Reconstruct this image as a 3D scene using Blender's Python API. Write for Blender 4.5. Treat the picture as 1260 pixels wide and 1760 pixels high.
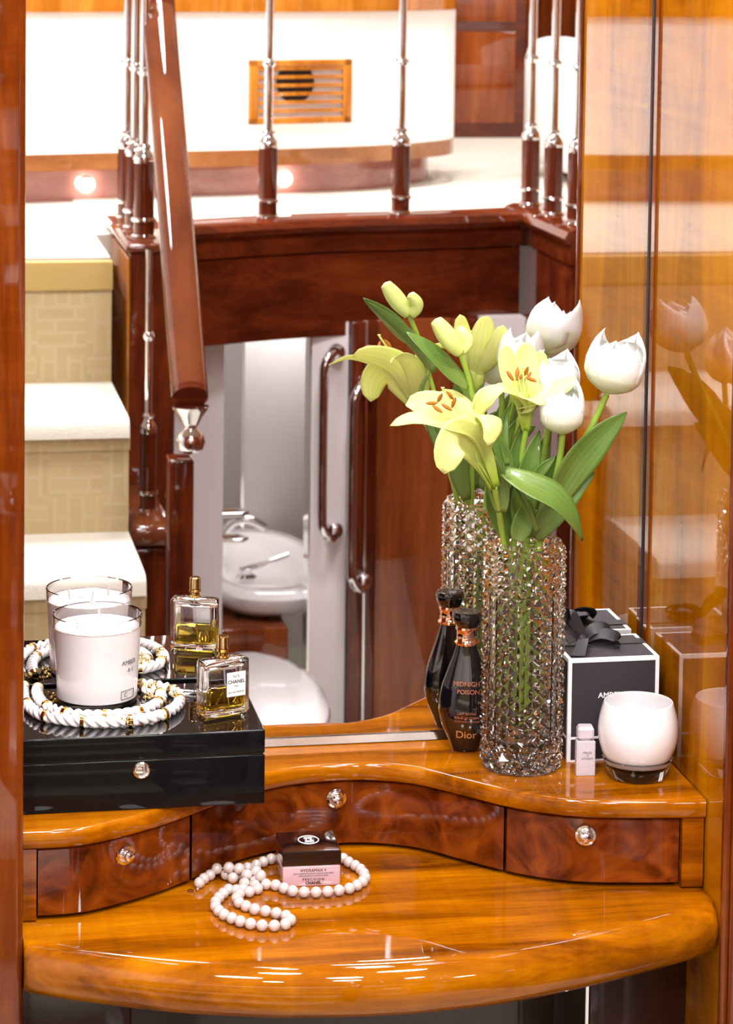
import bpy, bmesh, math, random
import numpy as np
from mathutils import Vector, Matrix

random.seed(7)
for _o in list(bpy.data.objects):
    bpy.data.objects.remove(_o)
SC = bpy.context.scene
COL = SC.collection
PI = math.pi

# ------------------------------------------------------------------ camera
# world: mirror plane is y = 0, room on the side y < 0, z up, metres
F_PX, CAM_H = 4500.0, 1.85
cam = bpy.data.cameras.new('camera')
cam.sensor_fit = 'VERTICAL'
cam.sensor_height = 36.0
cam.lens = F_PX / 1760.0 * 36.0
cam.shift_y = -673.1 / 1760.0
cam.clip_start = 0.02
cam.dof.use_dof = True
cam.dof.focus_distance = 2.95
cam.dof.aperture_fstop = 13.0
cam_o = bpy.data.objects.new('camera', cam)
COL.objects.link(cam_o)
_yaw, _pit, _rol = math.radians(10.523), math.radians(4.203), math.radians(0.7413)
_r = Vector((math.cos(_yaw), -math.sin(_yaw), 0))
_f = Vector((math.sin(_yaw) * math.cos(_pit), math.cos(_yaw) * math.cos(_pit), -math.sin(_pit)))
_u = _r.cross(_f)
_r2 = math.cos(_rol) * _r + math.sin(_rol) * _u
_u2 = -math.sin(_rol) * _r + math.cos(_rol) * _u
cam_o.matrix_world = Matrix(((_r2.x, _u2.x, -_f.x, 0), (_r2.y, _u2.y, -_f.y, -3.0), (_r2.z, _u2.z, -_f.z, CAM_H), (0, 0, 0, 1)))
SC.camera = cam_o

# ------------------------------------------------------------------ world, lights, exposure
SC.view_settings.view_transform = 'Standard'
SC.view_settings.look = 'None'
SC.view_settings.gamma = 1.0
SC.view_settings.use_curve_mapping = False
SC.view_settings.exposure = -0.05
SC.cycles.max_bounces = 14
SC.cycles.glossy_bounces = 8
SC.cycles.transmission_bounces = 12
SC.cycles.transparent_max_bounces = 12
SC.cycles.diffuse_bounces = 4
SC.cycles.sample_clamp_indirect = 8.0
SC.cycles.blur_glossy = 0.3
world = bpy.data.worlds.new('world')
SC.world = world
world.use_nodes = True
world.node_tree.nodes['Background'].inputs[0].default_value = (1.0, 0.97, 0.95, 1)
world.node_tree.nodes['Background'].inputs[1].default_value = 0.15

# ceiling lamps (position, size in metres, watts); their fittings are built with the ceiling; the two small ones are added for sparkle
CEIL = 2.72
LAMPS = [
    ((0.20, -1.05, CEIL), 0.34, 20.0),
    ((0.95, -1.15, CEIL), 0.34, 20.0),
    ((-0.45, -2.20, CEIL), 0.34, 20.0),
    ((0.55, -2.30, CEIL), 0.34, 20.0),
    ((0.55, -3.05, CEIL), 0.34, 24.0),
    ((1.35, -3.20, CEIL), 0.34, 24.0),
    ((-0.40, -3.20, CEIL), 0.34, 24.0),
    ((2.60, -4.60, CEIL), 0.34, 24.0),
    ((0.40, -0.17, CEIL), 0.16, 5.0),  # added spot, lights the shelf and candle from above
    ((0.78, -0.19, CEIL), 0.16, 7.0),  # added spot, brightens the crystal facets and flower tops
]
for _p, _s, _w in LAMPS:
    _l = bpy.data.lights.new('ceiling_lamp_light', 'AREA')
    _l.shape = 'DISK'
    _l.size = _s
    _l.energy = _w
    _l.color = (0.98, 0.97, 1.0)
    _o = bpy.data.objects.new('ceiling_lamp_light', _l)
    _o.location = (_p[0], _p[1], _p[2] - 0.03)
    COL.objects.link(_o)

# ------------------------------------------------------------------ material helpers
MATS = {}
def newmat(name):
    m = bpy.data.materials.new(name)
    m.use_nodes = True
    nt = m.node_tree
    return m, nt, nt.nodes['Principled BSDF']
def lin(r, g, b):
    f = lambda c: (c / 255 / 12.92) if c / 255 <= 0.04045 else ((c / 255 + 0.055) / 1.055) ** 2.4
    return (f(r), f(g), f(b), 1)
def plain(name, rgb, rough=0.5, metal=0.0, coat=0.0, trans=0.0, ior=1.45, coat_rough=0.03, sss=0.0, emit=0.0, bump=None, var=0.0, alpha=1.0):
    m, nt, b = newmat(name)
    c = rgb if len(rgb) == 4 else (*rgb, 1)
    b.inputs['Base Color'].default_value = c
    b.inputs['Roughness'].default_value = rough
    b.inputs['Metallic'].default_value = metal
    b.inputs['Coat Weight'].default_value = coat
    b.inputs['Coat Roughness'].default_value = coat_rough
    b.inputs['Transmission Weight'].default_value = trans
    b.inputs['IOR'].default_value = ior
    if sss:
        b.inputs['Subsurface Weight'].default_value = sss
        b.inputs['Subsurface Radius'].default_value = (0.01, 0.008, 0.005)
        b.inputs['Subsurface Scale'].default_value = 0.4
    if emit:
        b.inputs['Emission Color'].default_value = c
        b.inputs['Emission Strength'].default_value = emit
    if bump or var:
        tc = nt.nodes.new('ShaderNodeTexCoord')
        n = nt.nodes.new('ShaderNodeTexNoise')
        n.inputs['Scale'].default_value = bump[0] if bump else 20
        n.inputs['Detail'].default_value = 5
        nt.links.new(tc.outputs['Object'], n.inputs['Vector'])
        if bump:
            bp = nt.nodes.new('ShaderNodeBump')
            bp.inputs['Strength'].default_value = bump[1]
            bp.inputs['Distance'].default_value = bump[2]
            nt.links.new(n.outputs['Fac'], bp.inputs['Height'])
            nt.links.new(bp.outputs['Normal'], b.inputs['Normal'])
        if var:
            mx = nt.nodes.new('ShaderNodeMix'); mx.data_type = 'RGBA'
            mx.inputs[6].default_value = tuple(x * (1 - var) for x in c[:3]) + (1,)
            mx.inputs[7].default_value = tuple(min(1, x * (1 + var)) for x in c[:3]) + (1,)
            nt.links.new(n.outputs['Fac'], mx.inputs[0])
            nt.links.new(mx.outputs[2], b.inputs['Base Color'])
    MATS[name] = m
    return m
def wood(name, dark, mid, light, axis='x', stretch=14.0, scale=2.2, coat=1.0, coat_ior=1.55, distort=0.6, cross=0.25, rough=0.4, fine=0.22, detail=5):
    """varnished veneer: long grain along one axis, fine pores and a faint cross figure"""
    m, nt, b = newmat(name)
    N, L = nt.nodes, nt.links
    tc = N.new('ShaderNodeTexCoord')
    def noise(sc, detail, dist):
        mp = N.new('ShaderNodeMapping')
        mp.inputs['Scale'].default_value = sc
        n = N.new('ShaderNodeTexNoise')
        n.inputs['Scale'].default_value = 1.0
        n.inputs['Detail'].default_value = detail
        n.inputs['Roughness'].default_value = 0.6
        n.inputs['Distortion'].default_value = dist
        L.new(tc.outputs['Object'], mp.inputs['Vector']); L.new(mp.outputs['Vector'], n.inputs['Vector'])
        return n
    i = 'xyz'.index(axis)
    def sc(a, c): v = [c] * 3; v[i] = a; return v
    n1 = noise(sc(scale, scale * stretch), detail, distort)
    n2 = noise(sc(scale * 8, scale * stretch * 9), 3, 0.2)
    n3 = noise(sc(scale * 18, scale * 2.0), 3, 0.8)
    cr = N.new('ShaderNodeValToRGB')
    e = cr.color_ramp.elements
    e[0].position, e[0].color = 0.28, dark
    e[1].position, e[1].color = 0.72, light
    k = e.new(0.5); k.color = mid
    a1 = N.new('ShaderNodeMath'); a1.operation = 'MULTIPLY_ADD'; a1.inputs[1].default_value = fine
    L.new(n2.outputs['Fac'], a1.inputs[0]); L.new(n1.outputs['Fac'], a1.inputs[2])
    a2 = N.new('ShaderNodeMath'); a2.operation = 'MULTIPLY_ADD'; a2.inputs[1].default_value = cross
    L.new(n3.outputs['Fac'], a2.inputs[0]); L.new(a1.outputs[0], a2.inputs[2])
    a3 = N.new('ShaderNodeMath'); a3.operation = 'SUBTRACT'; a3.inputs[1].default_value = fine * 0.5 + cross * 0.5
    L.new(a2.outputs[0], a3.inputs[0])
    L.new(a3.outputs[0], cr.inputs['Fac'])
    L.new(cr.outputs['Color'], b.inputs['Base Color'])
    b.inputs['Roughness'].default_value = rough
    b.inputs['Specular IOR Level'].default_value = 0.0
    b.inputs['Coat Weight'].default_value = coat
    b.inputs['Coat Roughness'].default_value = 0.025
    b.inputs['Coat IOR'].default_value = coat_ior
    MATS[name] = m
    return m
def burl(name, dark, mid, light, scale=14.0):
    m, nt, b = newmat(name)
    N, L = nt.nodes, nt.links
    tc = N.new('ShaderNodeTexCoord')
    n1 = N.new('ShaderNodeTexNoise'); n1.inputs['Scale'].default_value = scale; n1.inputs['Detail'].default_value = 6; n1.inputs['Distortion'].default_value = 2.6
    n2 = N.new('ShaderNodeTexVoronoi'); n2.inputs['Scale'].default_value = scale * 2.2; n2.feature = 'SMOOTH_F1'
    L.new(tc.outputs['Object'], n1.inputs['Vector'])
    mx0 = N.new('ShaderNodeVectorMath'); mx0.operation = 'MULTIPLY_ADD'
    mx0.inputs[1].default_value = (0.05, 0.05, 0.05)
    L.new(n1.outputs['Color'], mx0.inputs[0]); L.new(tc.outputs['Object'], mx0.inputs[2])
    L.new(mx0.outputs[0], n2.inputs['Vector'])
    a = N.new('ShaderNodeMath'); a.operation = 'MULTIPLY_ADD'; a.inputs[1].default_value = 0.25
    L.new(n2.outputs['Distance'], a.inputs[0]); L.new(n1.outputs['Fac'], a.inputs[2])
    cr = N.new('ShaderNodeValToRGB')
    e = cr.color_ramp.elements
    e[0].position, e[0].color = 0.36, dark
    e[1].position, e[1].color = 0.78, light
    k = e.new(0.56); k.color = mid
    L.new(a.outputs[0], cr.inputs['Fac']); L.new(cr.outputs['Color'], b.inputs['Base Color'])
    b.inputs['Roughness'].default_value = 0.4; b.inputs['Specular IOR Level'].default_value = 0.0
    b.inputs['Coat Weight'].default_value = 1.0; b.inputs['Coat Roughness'].default_value = 0.02; b.inputs['Coat IOR'].default_value = 1.55
    MATS[name] = m
    return m

wood('desk_wood', lin(92, 42, 2), lin(154, 84, 2), lin(196, 118, 4), 'x', 9.0, 2.0, cross=0.16, coat_ior=1.45)
wood('edge_wood', lin(86, 36, 2), lin(140, 70, 3), lin(176, 98, 5), 'x', 12.0, 2.0, cross=0.12)
wood('panel_wood', lin(122, 64, 1), lin(168, 98, 2), lin(196, 126, 3), 'z', 5.0, 1.6, cross=0.30, coat_ior=1.5, fine=0.05, distort=1.2, detail=3)
wood('stile_wood', lin(70, 24, 6), lin(104, 42, 8), lin(132, 62, 12), 'z', 10.0, 2.4, cross=0.2)
wood('mahogany', lin(58, 20, 10), lin(90, 34, 14), lin(120, 52, 22), 'x', 8.0, 2.0, cross=0.1)
wood('mahogany_upright', lin(58, 20, 10), lin(92, 36, 16), lin(124, 56, 26), 'z', 10.0, 2.0, cross=0.1)
wood('rail_wood', lin(88, 42, 22), lin(106, 54, 29), lin(124, 68, 38), 'y', 4.0, 1.2, cross=0.0, detail=2)
wood('honey_wood', lin(150, 84, 20), lin(180, 108, 34), lin(204, 136, 54), 'z', 8.0, 2.0, cross=0.15)
wood('plinth_wood', lin(150, 92, 80), lin(170, 112, 100), lin(188, 134, 120), 'x', 8.0, 2.0, cross=0.1)
wood('lower_rail_wood', lin(128, 78, 42), lin(150, 96, 56), lin(168, 114, 70), 'x', 8.0, 2.0, cross=0.1)
plain('nosing_beige', lin(188, 160, 96), 0.8)
burl('burl_wood', lin(58, 17, 3), lin(98, 38, 8), lin(134, 62, 14))
wood('door_wood', lin(96, 42, 18), lin(128, 62, 28), lin(150, 80, 38), 'z', 10.0, 2.0, cross=0.1)
plain('ceiling_paint', lin(184, 168, 158), 0.6)
plain('dark_gap', lin(26, 12, 8), 0.6)
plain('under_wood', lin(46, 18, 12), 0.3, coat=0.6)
plain('mirror_silver', (0.95, 0.945, 0.945), 0.0, 1.0)
plain('chrome', (0.86, 0.85, 0.86), 0.04, 1.0)
plain('satin_metal', (0.9, 0.89, 0.89), 0.12, 1.0)
plain('gold', lin(226, 190, 110), 0.12, 1.0)
plain('pale_gold', lin(240, 214, 150), 0.1, 1.0)
plain('black_lacquer', (0.004, 0.0035, 0.004), 0.3, ior=1.2, coat=1.0, coat_rough=0.008)
MATS['black_lacquer'].node_tree.nodes['Principled BSDF'].inputs['Coat IOR'].default_value = 1.2
plain('black_glass', (0.004, 0.0035, 0.004), 0.02, ior=1.75)
plain('white_paint', lin(246, 244, 242), 0.35, coat=0.2)
plain('white_leather', lin(246, 244, 240), 0.4, bump=(60, 0.1, 0.002))
plain('ceramic', lin(244, 240, 240), 0.12, coat=0.6)
plain('wall_white', lin(232, 224, 222), 0.3)
plain('cream_carpet', lin(236, 230, 214), 0.95, bump=(420, 0.9, 0.006), var=0.05)
plain('lamp_white', (1.0, 0.97, 0.94), 0.4, emit=12.0)
plain('step_lamp', (1.0, 0.98, 0.96), 0.4, emit=60.0)

# ------------------------------------------------------------------ mesh helpers
def link(o, parent=None):
    COL.objects.link(o)
    if parent is not None:
        o.parent = parent
    return o
def mesh_obj(name, verts, faces, mat, parent=None, smooth=35.0, loc=None):
    me = bpy.data.meshes.new(name)
    me.from_pydata([tuple(v) for v in verts], [], [tuple(f) for f in faces])
    bm = bmesh.new(); bm.from_mesh(me)
    bmesh.ops.recalc_face_normals(bm, faces=bm.faces)
    bm.to_mesh(me); bm.free()
    if smooth:
        for p in me.polygons: p.use_smooth = len(p.vertices) < 13
        if smooth < 179: me.set_sharp_from_angle(angle=math.radians(smooth))
    if mat: me.materials.append(MATS[mat] if isinstance(mat, str) else mat)
    o = bpy.data.objects.new(name, me)
    if loc is not None: o.location = loc
    return link(o, parent)
def thing(name, label, cat, loc=(0, 0, 0), rotz=0.0, group=None):
    o = bpy.data.objects.new(name, None)
    o.empty_display_size = 0.03
    o.location = loc; o.rotation_euler = (0, 0, rotz)
    return tag(link(o), label, cat, group)
def tag(o, label=None, cat=None, group=None, kind=None):
    if label: o['label'] = label
    if cat: o['category'] = cat
    if group: o['group'] = group
    if kind: o['kind'] = kind
    return o
def struct(o, label=None):
    o['kind'] = 'structure'
    if label: o['label'] = label
    return o
class G:
    """collects shapes of ONE part"""
    def __init__(s): s.v, s.f = [], []
    def add(s, v, f):
        k = len(s.v); s.v += [tuple(p) for p in v]; s.f += [tuple(i + k for i in q) for q in f]; return s
    def box(s, x0, x1, y0, y1, z0, z1, b=0.0):
        if b <= 0:
            v = [(x, y, z) for z in (z0, z1) for y in (y0, y1) for x in (x0, x1)]
            return s.add(v, [(0, 1, 3, 2), (4, 5, 7, 6), (0, 1, 5, 4), (2, 3, 7, 6), (0, 2, 6, 4), (1, 3, 7, 5)])
        bm = bmesh.new()
        bmesh.ops.create_cube(bm, size=1.0)
        for q in bm.verts:
            q.co = Vector(((x0 + x1) / 2 + q.co.x * (x1 - x0), (y0 + y1) / 2 + q.co.y * (y1 - y0), (z0 + z1) / 2 + q.co.z * (z1 - z0)))
        bmesh.ops.bevel(bm, geom=list(bm.edges), offset=b, segments=3, profile=0.5, affect='EDGES')
        bm.verts.ensure_lookup_table()
        s.add([q.co[:] for q in bm.verts], [[q.index for q in f.verts] for f in bm.faces]); bm.free(); return s
    def lathe(s, prof, seg=32, c=(0, 0, 0), sx=1.0, sy=1.0):
        """prof: (radius, z) pairs, ends closed when the radius is 0"""
        v, f, rings = [], [], []
        for r, z in prof:
            if r < 1e-7:
                rings.append([len(v)]); v.append((c[0], c[1], c[2] + z))
            else:
                rings.append(list(range(len(v), len(v) + seg)))
                for i in range(seg):
                    a = 2 * PI * i / seg
                    v.append((c[0] + sx * r * math.cos(a), c[1] + sy * r * math.sin(a), c[2] + z))
        for A, B in zip(rings, rings[1:]):
            if len(A) == 1 and len(B) == 1: continue
            for i in range(seg):
                j = (i + 1) % seg
                if len(A) == 1: f.append((A[0], B[i], B[j]))
                elif len(B) == 1: f.append((A[i], B[0], A[j]))
                else: f.append((A[i], B[i], B[j], A[j]))
        return s.add(v, f)
    def tube(s, pts, rad, seg=10, cap=True, lobes=0, lobe_amp=0.0, twist=0.0, flat=1.0):
        P = [Vector(p) for p in pts]; n = len(P)
        R = rad if isinstance(rad, (list, tuple)) else [rad] * n
        v, f = [], []
        t = (P[1] - P[0]).normalized()
        up = Vector((0, 0, 1)) if abs(t.z) < 0.9 else Vector((1, 0, 0))
        a = (up - t * up.dot(t)).normalized()
        d = 0.0
        for i in range(n):
            t = (P[min(i + 1, n - 1)] - P[max(i - 1, 0)]).normalized()
            a = (a - t * a.dot(t)).normalized(); b = t.cross(a)
            if i: d += (P[i] - P[i - 1]).length
            for k in range(seg):
                q = 2 * PI * k / seg
                r = R[i] * (1 + (lobe_amp * abs(math.cos(lobes * q / 2 - twist * d / 2)) - lobe_amp if lobes else 0))
                v.append(P[i] + a * (math.cos(q) * r * flat) + b * (math.sin(q) * r))
        for i in range(n - 1):
            for k in range(seg):
                m = (k + 1) % seg
                f.append((i * seg + k, i * seg + m, (i + 1) * seg + m, (i + 1) * seg + k))
        if cap:
            f.append(tuple(range(seg - 1, -1, -1))); f.append(tuple((n - 1) * seg + k for k in range(seg)))
        return s.add(v, f)
    def loft(s, rings, cap=True, closed=True):
        v, f = [], []
        n = len(rings[0])
        for r in rings: v += list(r)
        for i in range(len(rings) - 1):
            for k in range(n if closed else n - 1):
                m = (k + 1) % n
                f.append((i * n + k, i * n + m, (i + 1) * n + m, (i + 1) * n + k))
        if cap:
            f.append(tuple(range(n - 1, -1, -1))); f.append(tuple((len(rings) - 1) * n + k for k in range(n)))
        return s.add(v, f)
    def prism(s, poly, z0, z1):
        return s.loft([[(x, y, z0) for x, y in poly], [(x, y, z1) for x, y in poly]])
    def sphere(s, c, r, seg=16, sx=1, sy=1, sz=1):
        h = seg // 2
        return s.lathe([(r * math.sin(PI * i / h) if 0 < i < h else 0.0, -r * sz * math.cos(PI * i / h)) for i in range(h + 1)], seg, c, sx, sy)
    def build(s, name, mat, parent=None, smooth=35.0, loc=None):
        return mesh_obj(name, s.v, s.f, mat, parent, smooth, loc)
def catmull(pts, per=8):
    P = [np.array(p, float) for p in pts]
    P = [2 * P[0] - P[1]] + P + [2 * P[-1] - P[-2]]
    out = []
    for i in range(1, len(P) - 2):
        for k in range(per):
            t = k / per
            a, b, c, d = P[i - 1], P[i], P[i + 1], P[i + 2]
            out.append(0.5 * (2 * b + (c - a) * t + (2 * a - 5 * b + 4 * c - d) * t * t + (3 * b - a - 3 * c + d) * t ** 3))
    out.append(P[-2])
    return [tuple(float(x) for x in q) for q in out]
def resample(pts, step):
    P = [Vector(p) for p in pts]
    out, need = [P[0].copy()], step
    for a, b in zip(P, P[1:]):
        L = (b - a).length; pos = 0.0
        while L - pos >= need:
            pos += need; out.append(a.lerp(b, pos / L)); need = step
        need -= (L - pos)
    return out
def text(name, s, size, mat, parent, loc, rot=(PI / 2, 0, 0), depth=0.0002, align='CENTER', space=1.0, bend=None, sx=1.0, bold=0.0, proj=None):
    """flat print: real letter shapes a fraction of a millimetre proud of the surface"""
    cu = bpy.data.curves.new(name, 'FONT')
    cu.body = s; cu.size = size; cu.align_x = align; cu.align_y = 'CENTER'; cu.space_character = space; cu.offset = bold
    cu.extrude = depth / 2; cu.resolution_u = 3
    tmp = bpy.data.objects.new('tmp', cu); COL.objects.link(tmp)
    bpy.context.view_layer.update()
    me = bpy.data.meshes.new_from_object(tmp.evaluated_get(bpy.context.evaluated_depsgraph_get()))
    bpy.data.objects.remove(tmp); bpy.data.curves.remove(cu)
    me.name = name
    for v in me.vertices:
        v.co.x *= sx
    if bend:           # wrap round a vertical cylinder of this radius
        for v in me.vertices:
            a = v.co.x / bend; r = bend + v.co.z
            v.co = Vector((r * math.sin(a), v.co.y, r * math.cos(a) - bend))
    if proj:
        for v in me.vertices:
            v.co.z += proj(v.co.x, v.co.y)
    me.materials.clear(); me.materials.append(MATS[mat])
    o = bpy.data.objects.new(name, me)
    o.location = loc; o.rotation_euler = rot
    return link(o, parent)
# ------------------------------------------------------------------ room shell
FL = -0.10            # hall floor
ZL = 1.189            # landing level
MB = 0.884            # shelf level / foot of the mirror
XL, XR = 0.146, 0.906 # sides of the vanity recess
RX0, RX1, RY, = -1.5, 3.2, -6.1
def carpet_riser():
    m, nt, b = newmat('riser_carpet')
    N, L = nt.nodes, nt.links
    tc = N.new('ShaderNodeTexCoord')
    br = N.new('ShaderNodeTexBrick')
    br.inputs['Scale'].default_value = 1.0
    br.inputs['Brick Width'].default_value = 0.075; br.inputs['Row Height'].default_value = 0.026
    br.inputs['Mortar Size'].default_value = 0.0045; br.inputs['Mortar Smooth'].default_value = 0.6
    br.inputs['Color1'].default_value = lin(186, 166, 122); br.inputs['Color2'].default_value = lin(180, 160, 118); br.inputs['Mortar'].default_value = lin(188, 169, 132)
    br2 = N.new('ShaderNodeTexBrick')
    for a in ('Scale',): br2.inputs[a].default_value = 1.0
    br2.inputs['Brick Width'].default_value = 0.075; br2.inputs['Row Height'].default_value = 0.026
    br2.inputs['Mortar Size'].default_value = 0.0045; br2.inputs['Mortar Smooth'].default_value = 0.6
    for a in ('Color1', 'Color2', 'Mortar'): br2.inputs[a].default_value = br.inputs[a].default_value
    s1 = N.new('ShaderNodeSeparateXYZ'); L.new(tc.outputs['Object'], s1.inputs[0])
    c1 = N.new('ShaderNodeCombineXYZ'); L.new(s1.outputs[0], c1.inputs[0]); L.new(s1.outputs[2], c1.inputs[1])
    c2 = N.new('ShaderNodeCombineXYZ'); L.new(s1.outputs[2], c2.inputs[0]); L.new(s1.outputs[0], c2.inputs[1])
    L.new(c1.outputs[0], br.inputs['Vector']); L.new(c2.outputs[0], br2.inputs['Vector'])
    ck = N.new('ShaderNodeTexChecker'); ck.inputs['Scale'].default_value = 10.0; L.new(c1.outputs[0], ck.inputs['Vector'])
    mx = N.new('ShaderNodeMix'); mx.data_type = 'RGBA'
    L.new(ck.outputs['Fac'], mx.inputs[0]); L.new(br.outputs['Color'], mx.inputs[6]); L.new(br2.outputs['Color'], mx.inputs[7])
    L.new(mx.outputs[2], b.inputs['Base Color'])
    b.inputs['Roughness'].default_value = 0.95
    MATS['riser_carpet'] = m
carpet_riser()

struct(G().box(RX0, RX1, -3.95, 0.6, FL - 0.1, FL).build('floor', 'cream_carpet'), 'cream carpet of the lower hall')
struct(G().box(RX0, RX1, RY, 0.6, CEIL, CEIL + 0.1).build('ceiling', 'ceiling_paint'), 'tan headliner ceiling over hall and landing')
struct(G().box(RX0 - 0.1, RX0, RY, 0.0, FL, CEIL).build('wall_left', 'wall_white'), 'pale wall at the stair side')
struct(G().box(RX1, RX1 + 0.1, RY, 0.0, FL, CEIL).build('wall_right', 'honey_wood'), 'honey veneer wall beyond the landing')
struct(G().box(RX0, RX1, RY - 0.1, RY, FL, CEIL).build('wall_far', 'mahogany_upright'), 'red-brown veneer wall at the end of the landing')
# the bulkhead that holds the vanity recess
struct(G().box(RX0, XL, -0.300, 0.05, FL, CEIL, 0.008).build('wall_back_left', 'stile_wood'), 'glossy dark wood stile at the left of the mirror')
struct(G().box(XR + 0.004, RX1, -0.330, 0.05, FL, CEIL, 0.006).build('wall_back_right', 'stile_wood'), 'glossy wood bulkhead at the right of the recess')
rw = struct(G().box(XR, XR + 0.003, -0.326, 0.03, FL, CEIL).build('wall_recess_right', 'panel_wood'), 'mirror-gloss amber veneer side wall of the recess')
G().box(XR - 0.0025, XR + 0.001, -0.020, -0.001, MB, CEIL).build('corner_batten', 'stile_wood', rw)
G().box(XR - 0.004, XR + 0.004, -0.332, -0.322, FL, CEIL, 0.002).build('edge_bead', 'stile_wood', rw)
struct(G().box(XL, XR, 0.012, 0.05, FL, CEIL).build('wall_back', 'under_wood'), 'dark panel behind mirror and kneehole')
mir = thing('mirror', 'large wall mirror behind the vanity reflecting stairs, railing and bathroom', 'mirror', (0.5 * (XL + XR), 0, MB))
hw = 0.5 * (XR - XL)
G().box(-hw + 0.0005, hw - 0.0035, 0.0, 0.006, 0.0095, 1.60).build('glass', 'mirror_silver', mir, smooth=0)
G().box(hw - 0.0035, hw, -0.004, 0.006, 0.0, 1.60).build('edge_strip', 'dark_gap', mir, smooth=0)
G().loft([[(-hw, -0.0055, 0.0012), (-hw, -0.0035, 0.0098), (-hw, 0.004, 0.0098), (-hw, 0.004, 0.0012)],
          [(hw - 0.0035, -0.0055, 0.0012), (hw - 0.0035, -0.0035, 0.0098), (hw - 0.0035, 0.004, 0.0098), (hw - 0.0035, 0.004, 0.0012)]]).build('bottom_rail', 'satin_metal', mir, smooth=0)

for k, (p, s, w) in enumerate(LAMPS):
    names = ['over the stair foot', 'over the right of the hall', 'over the stairs', 'over the middle of the hall', 'over the railing', 'over the bathroom side of the landing', 'over the left of the landing', 'at the far end of the landing', 'above the jewellery box, added for sparkle', 'above the vase, added to brighten the crystal']
    t = thing('ceiling_light', 'round recessed ceiling light ' + names[k], 'ceiling light', (p[0], p[1], CEIL), group='recessed ceiling lights')
    G().lathe([(s / 2 + 0.03, 0.0), (s / 2 + 0.03, -0.008), (s / 2 + 0.012, -0.016), (s / 2, -0.010), (s / 2, 0.0)], 32).build('rim', 'chrome', t)
    G().lathe([(0, -0.004), (s / 2, -0.004), (s / 2, 0.0)], 32).build('diffuser', 'lamp_white', t)

# ------------------------------------------------------------------ staircase (behind the camera side, seen in the mirror)
SX0, SX1 = -0.55, 0.448
nos = [(-2.15, ZL), (-1.765, 0.945), (-1.445, 0.732), (-1.125, 0.52), (-0.805, 0.31), ]
st = thing('staircase', 'cream carpeted staircase with patterned beige risers climbing beside the mahogany newel', 'staircase', (0, -2.15, FL))
for k, (y, z) in enumerate(nos):
    yb = nos[k - 1][0] - 0.02 if k else -2.45
    zn = nos[k + 1][1] if k + 1 < len(nos) else FL
    if k:
        prof = [(y + 0.018, z - 0.034), (y + 0.014, z - 0.012), (y, z - 0.002), (y - 0.03, z), (yb - 0.02, z), (yb - 0.02, z - 0.034)]
        # carpet rolls softly over the nosing
        G().loft([[(x, q[0] + 2.15, q[1] - FL) for q in prof] for x in (SX0, SX1)]).build('tread', 'cream_carpet', st, smooth=50)
    if y < -0.7 and k < 4:
        G().box(SX0, SX1, y - 0.02 + 2.15, y + 2.15 - 0.002, zn - FL, z - 0.05 - FL).build('riser', 'riser_carpet', st, smooth=0)
        G().box(SX0, SX1 + 0.002, y - 0.02 + 2.15, y + 2.15 + 0.004, z - FL - 0.06, z - FL - 0.034 if k else z - FL - 0.003, 0.002).build('nosing', 'nosing_beige' if k == 0 else 'riser_carpet', st)
# ------------------------------------------------------------------ landing
ld = struct(G().box(RX0, 0.448, RY, -2.19, ZL - 0.10, ZL).build('floor_landing', 'cream_carpet', smooth=0), 'cream carpeted landing above the stairs')
struct(G().box(1.51, RX1, RY, -0.36, ZL - 0.06, ZL + 0.004).build('floor_landing_right', 'cream_carpet', smooth=0), 'cream carpet at the right of the stairwell')
# mahogany curb round the well: left run, bowed middle, right run
def curb(name, label, pts):
    """moulded curb that follows pts (x, y): rounded cap above a grooved band and a flat fascia"""
    P = [Vector((a, b, 0)) for a, b in pts]
    sec_cap = [(-0.055, 0.0), (-0.06, 0.012), (-0.052, 0.026), (-0.035, 0.032), (0.035, 0.032), (0.052, 0.026), (0.06, 0.012), (0.055, 0.0)]
    sec_band = [(-0.045, -0.045), (-0.045, 0.0), (0.045, 0.0), (0.045, -0.045)]
    sec_fas = [(-0.028, -0.205), (-0.028, -0.048), (0.04, -0.048), (0.04, -0.205)]
    sec_low = [(-0.04, -0.232), (-0.044, -0.215), (-0.034, -0.205), (0.04, -0.205), (0.04, -0.232)]
    root = thing(name, label, 'railing curb', (0, 0, ZL))
    for nm, sec in (('cap', sec_cap), ('band', sec_band), ('fascia', sec_fas), ('lower_moulding', sec_low)):
        rings = []
        for i, p in enumerate(P):
            t = (P[min(i + 1, len(P) - 1)] - P[max(i - 1, 0)]).normalized()
            n = Vector((-t.y, t.x, 0))
            rings.append([p - n * a + Vector((0, 0, b)) for a, b in sec])
        G().loft(rings).build(nm, 'mahogany', root, smooth=40)
mid = catmull([(0.61, -2.51), (0.67, -2.535), (0.82, -2.60), (0.97, -2.645), (1.13, -2.665), (1.27, -2.69), (1.40, -2.73)], 5)
struct(G().prism([(x, y - 0.05) for x, y in mid] + [(1.51, -2.84), (1.51, RY), (0.448, RY), (0.448, -2.54)], ZL - 0.06, ZL + 0.004).build('floor_landing_middle', 'cream_carpet', smooth=0), 'cream carpet behind the railing')
curb('railing_curb', 'bowed mahogany curb under the middle of the railing, in the mirror', mid[::-1])
curb('railing_curb', 'short mahogany curb at the right of the stairwell, in the mirror', [(1.47, -2.86), (1.472, -2.65), (1.476, -2.32)][::-1])
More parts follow.
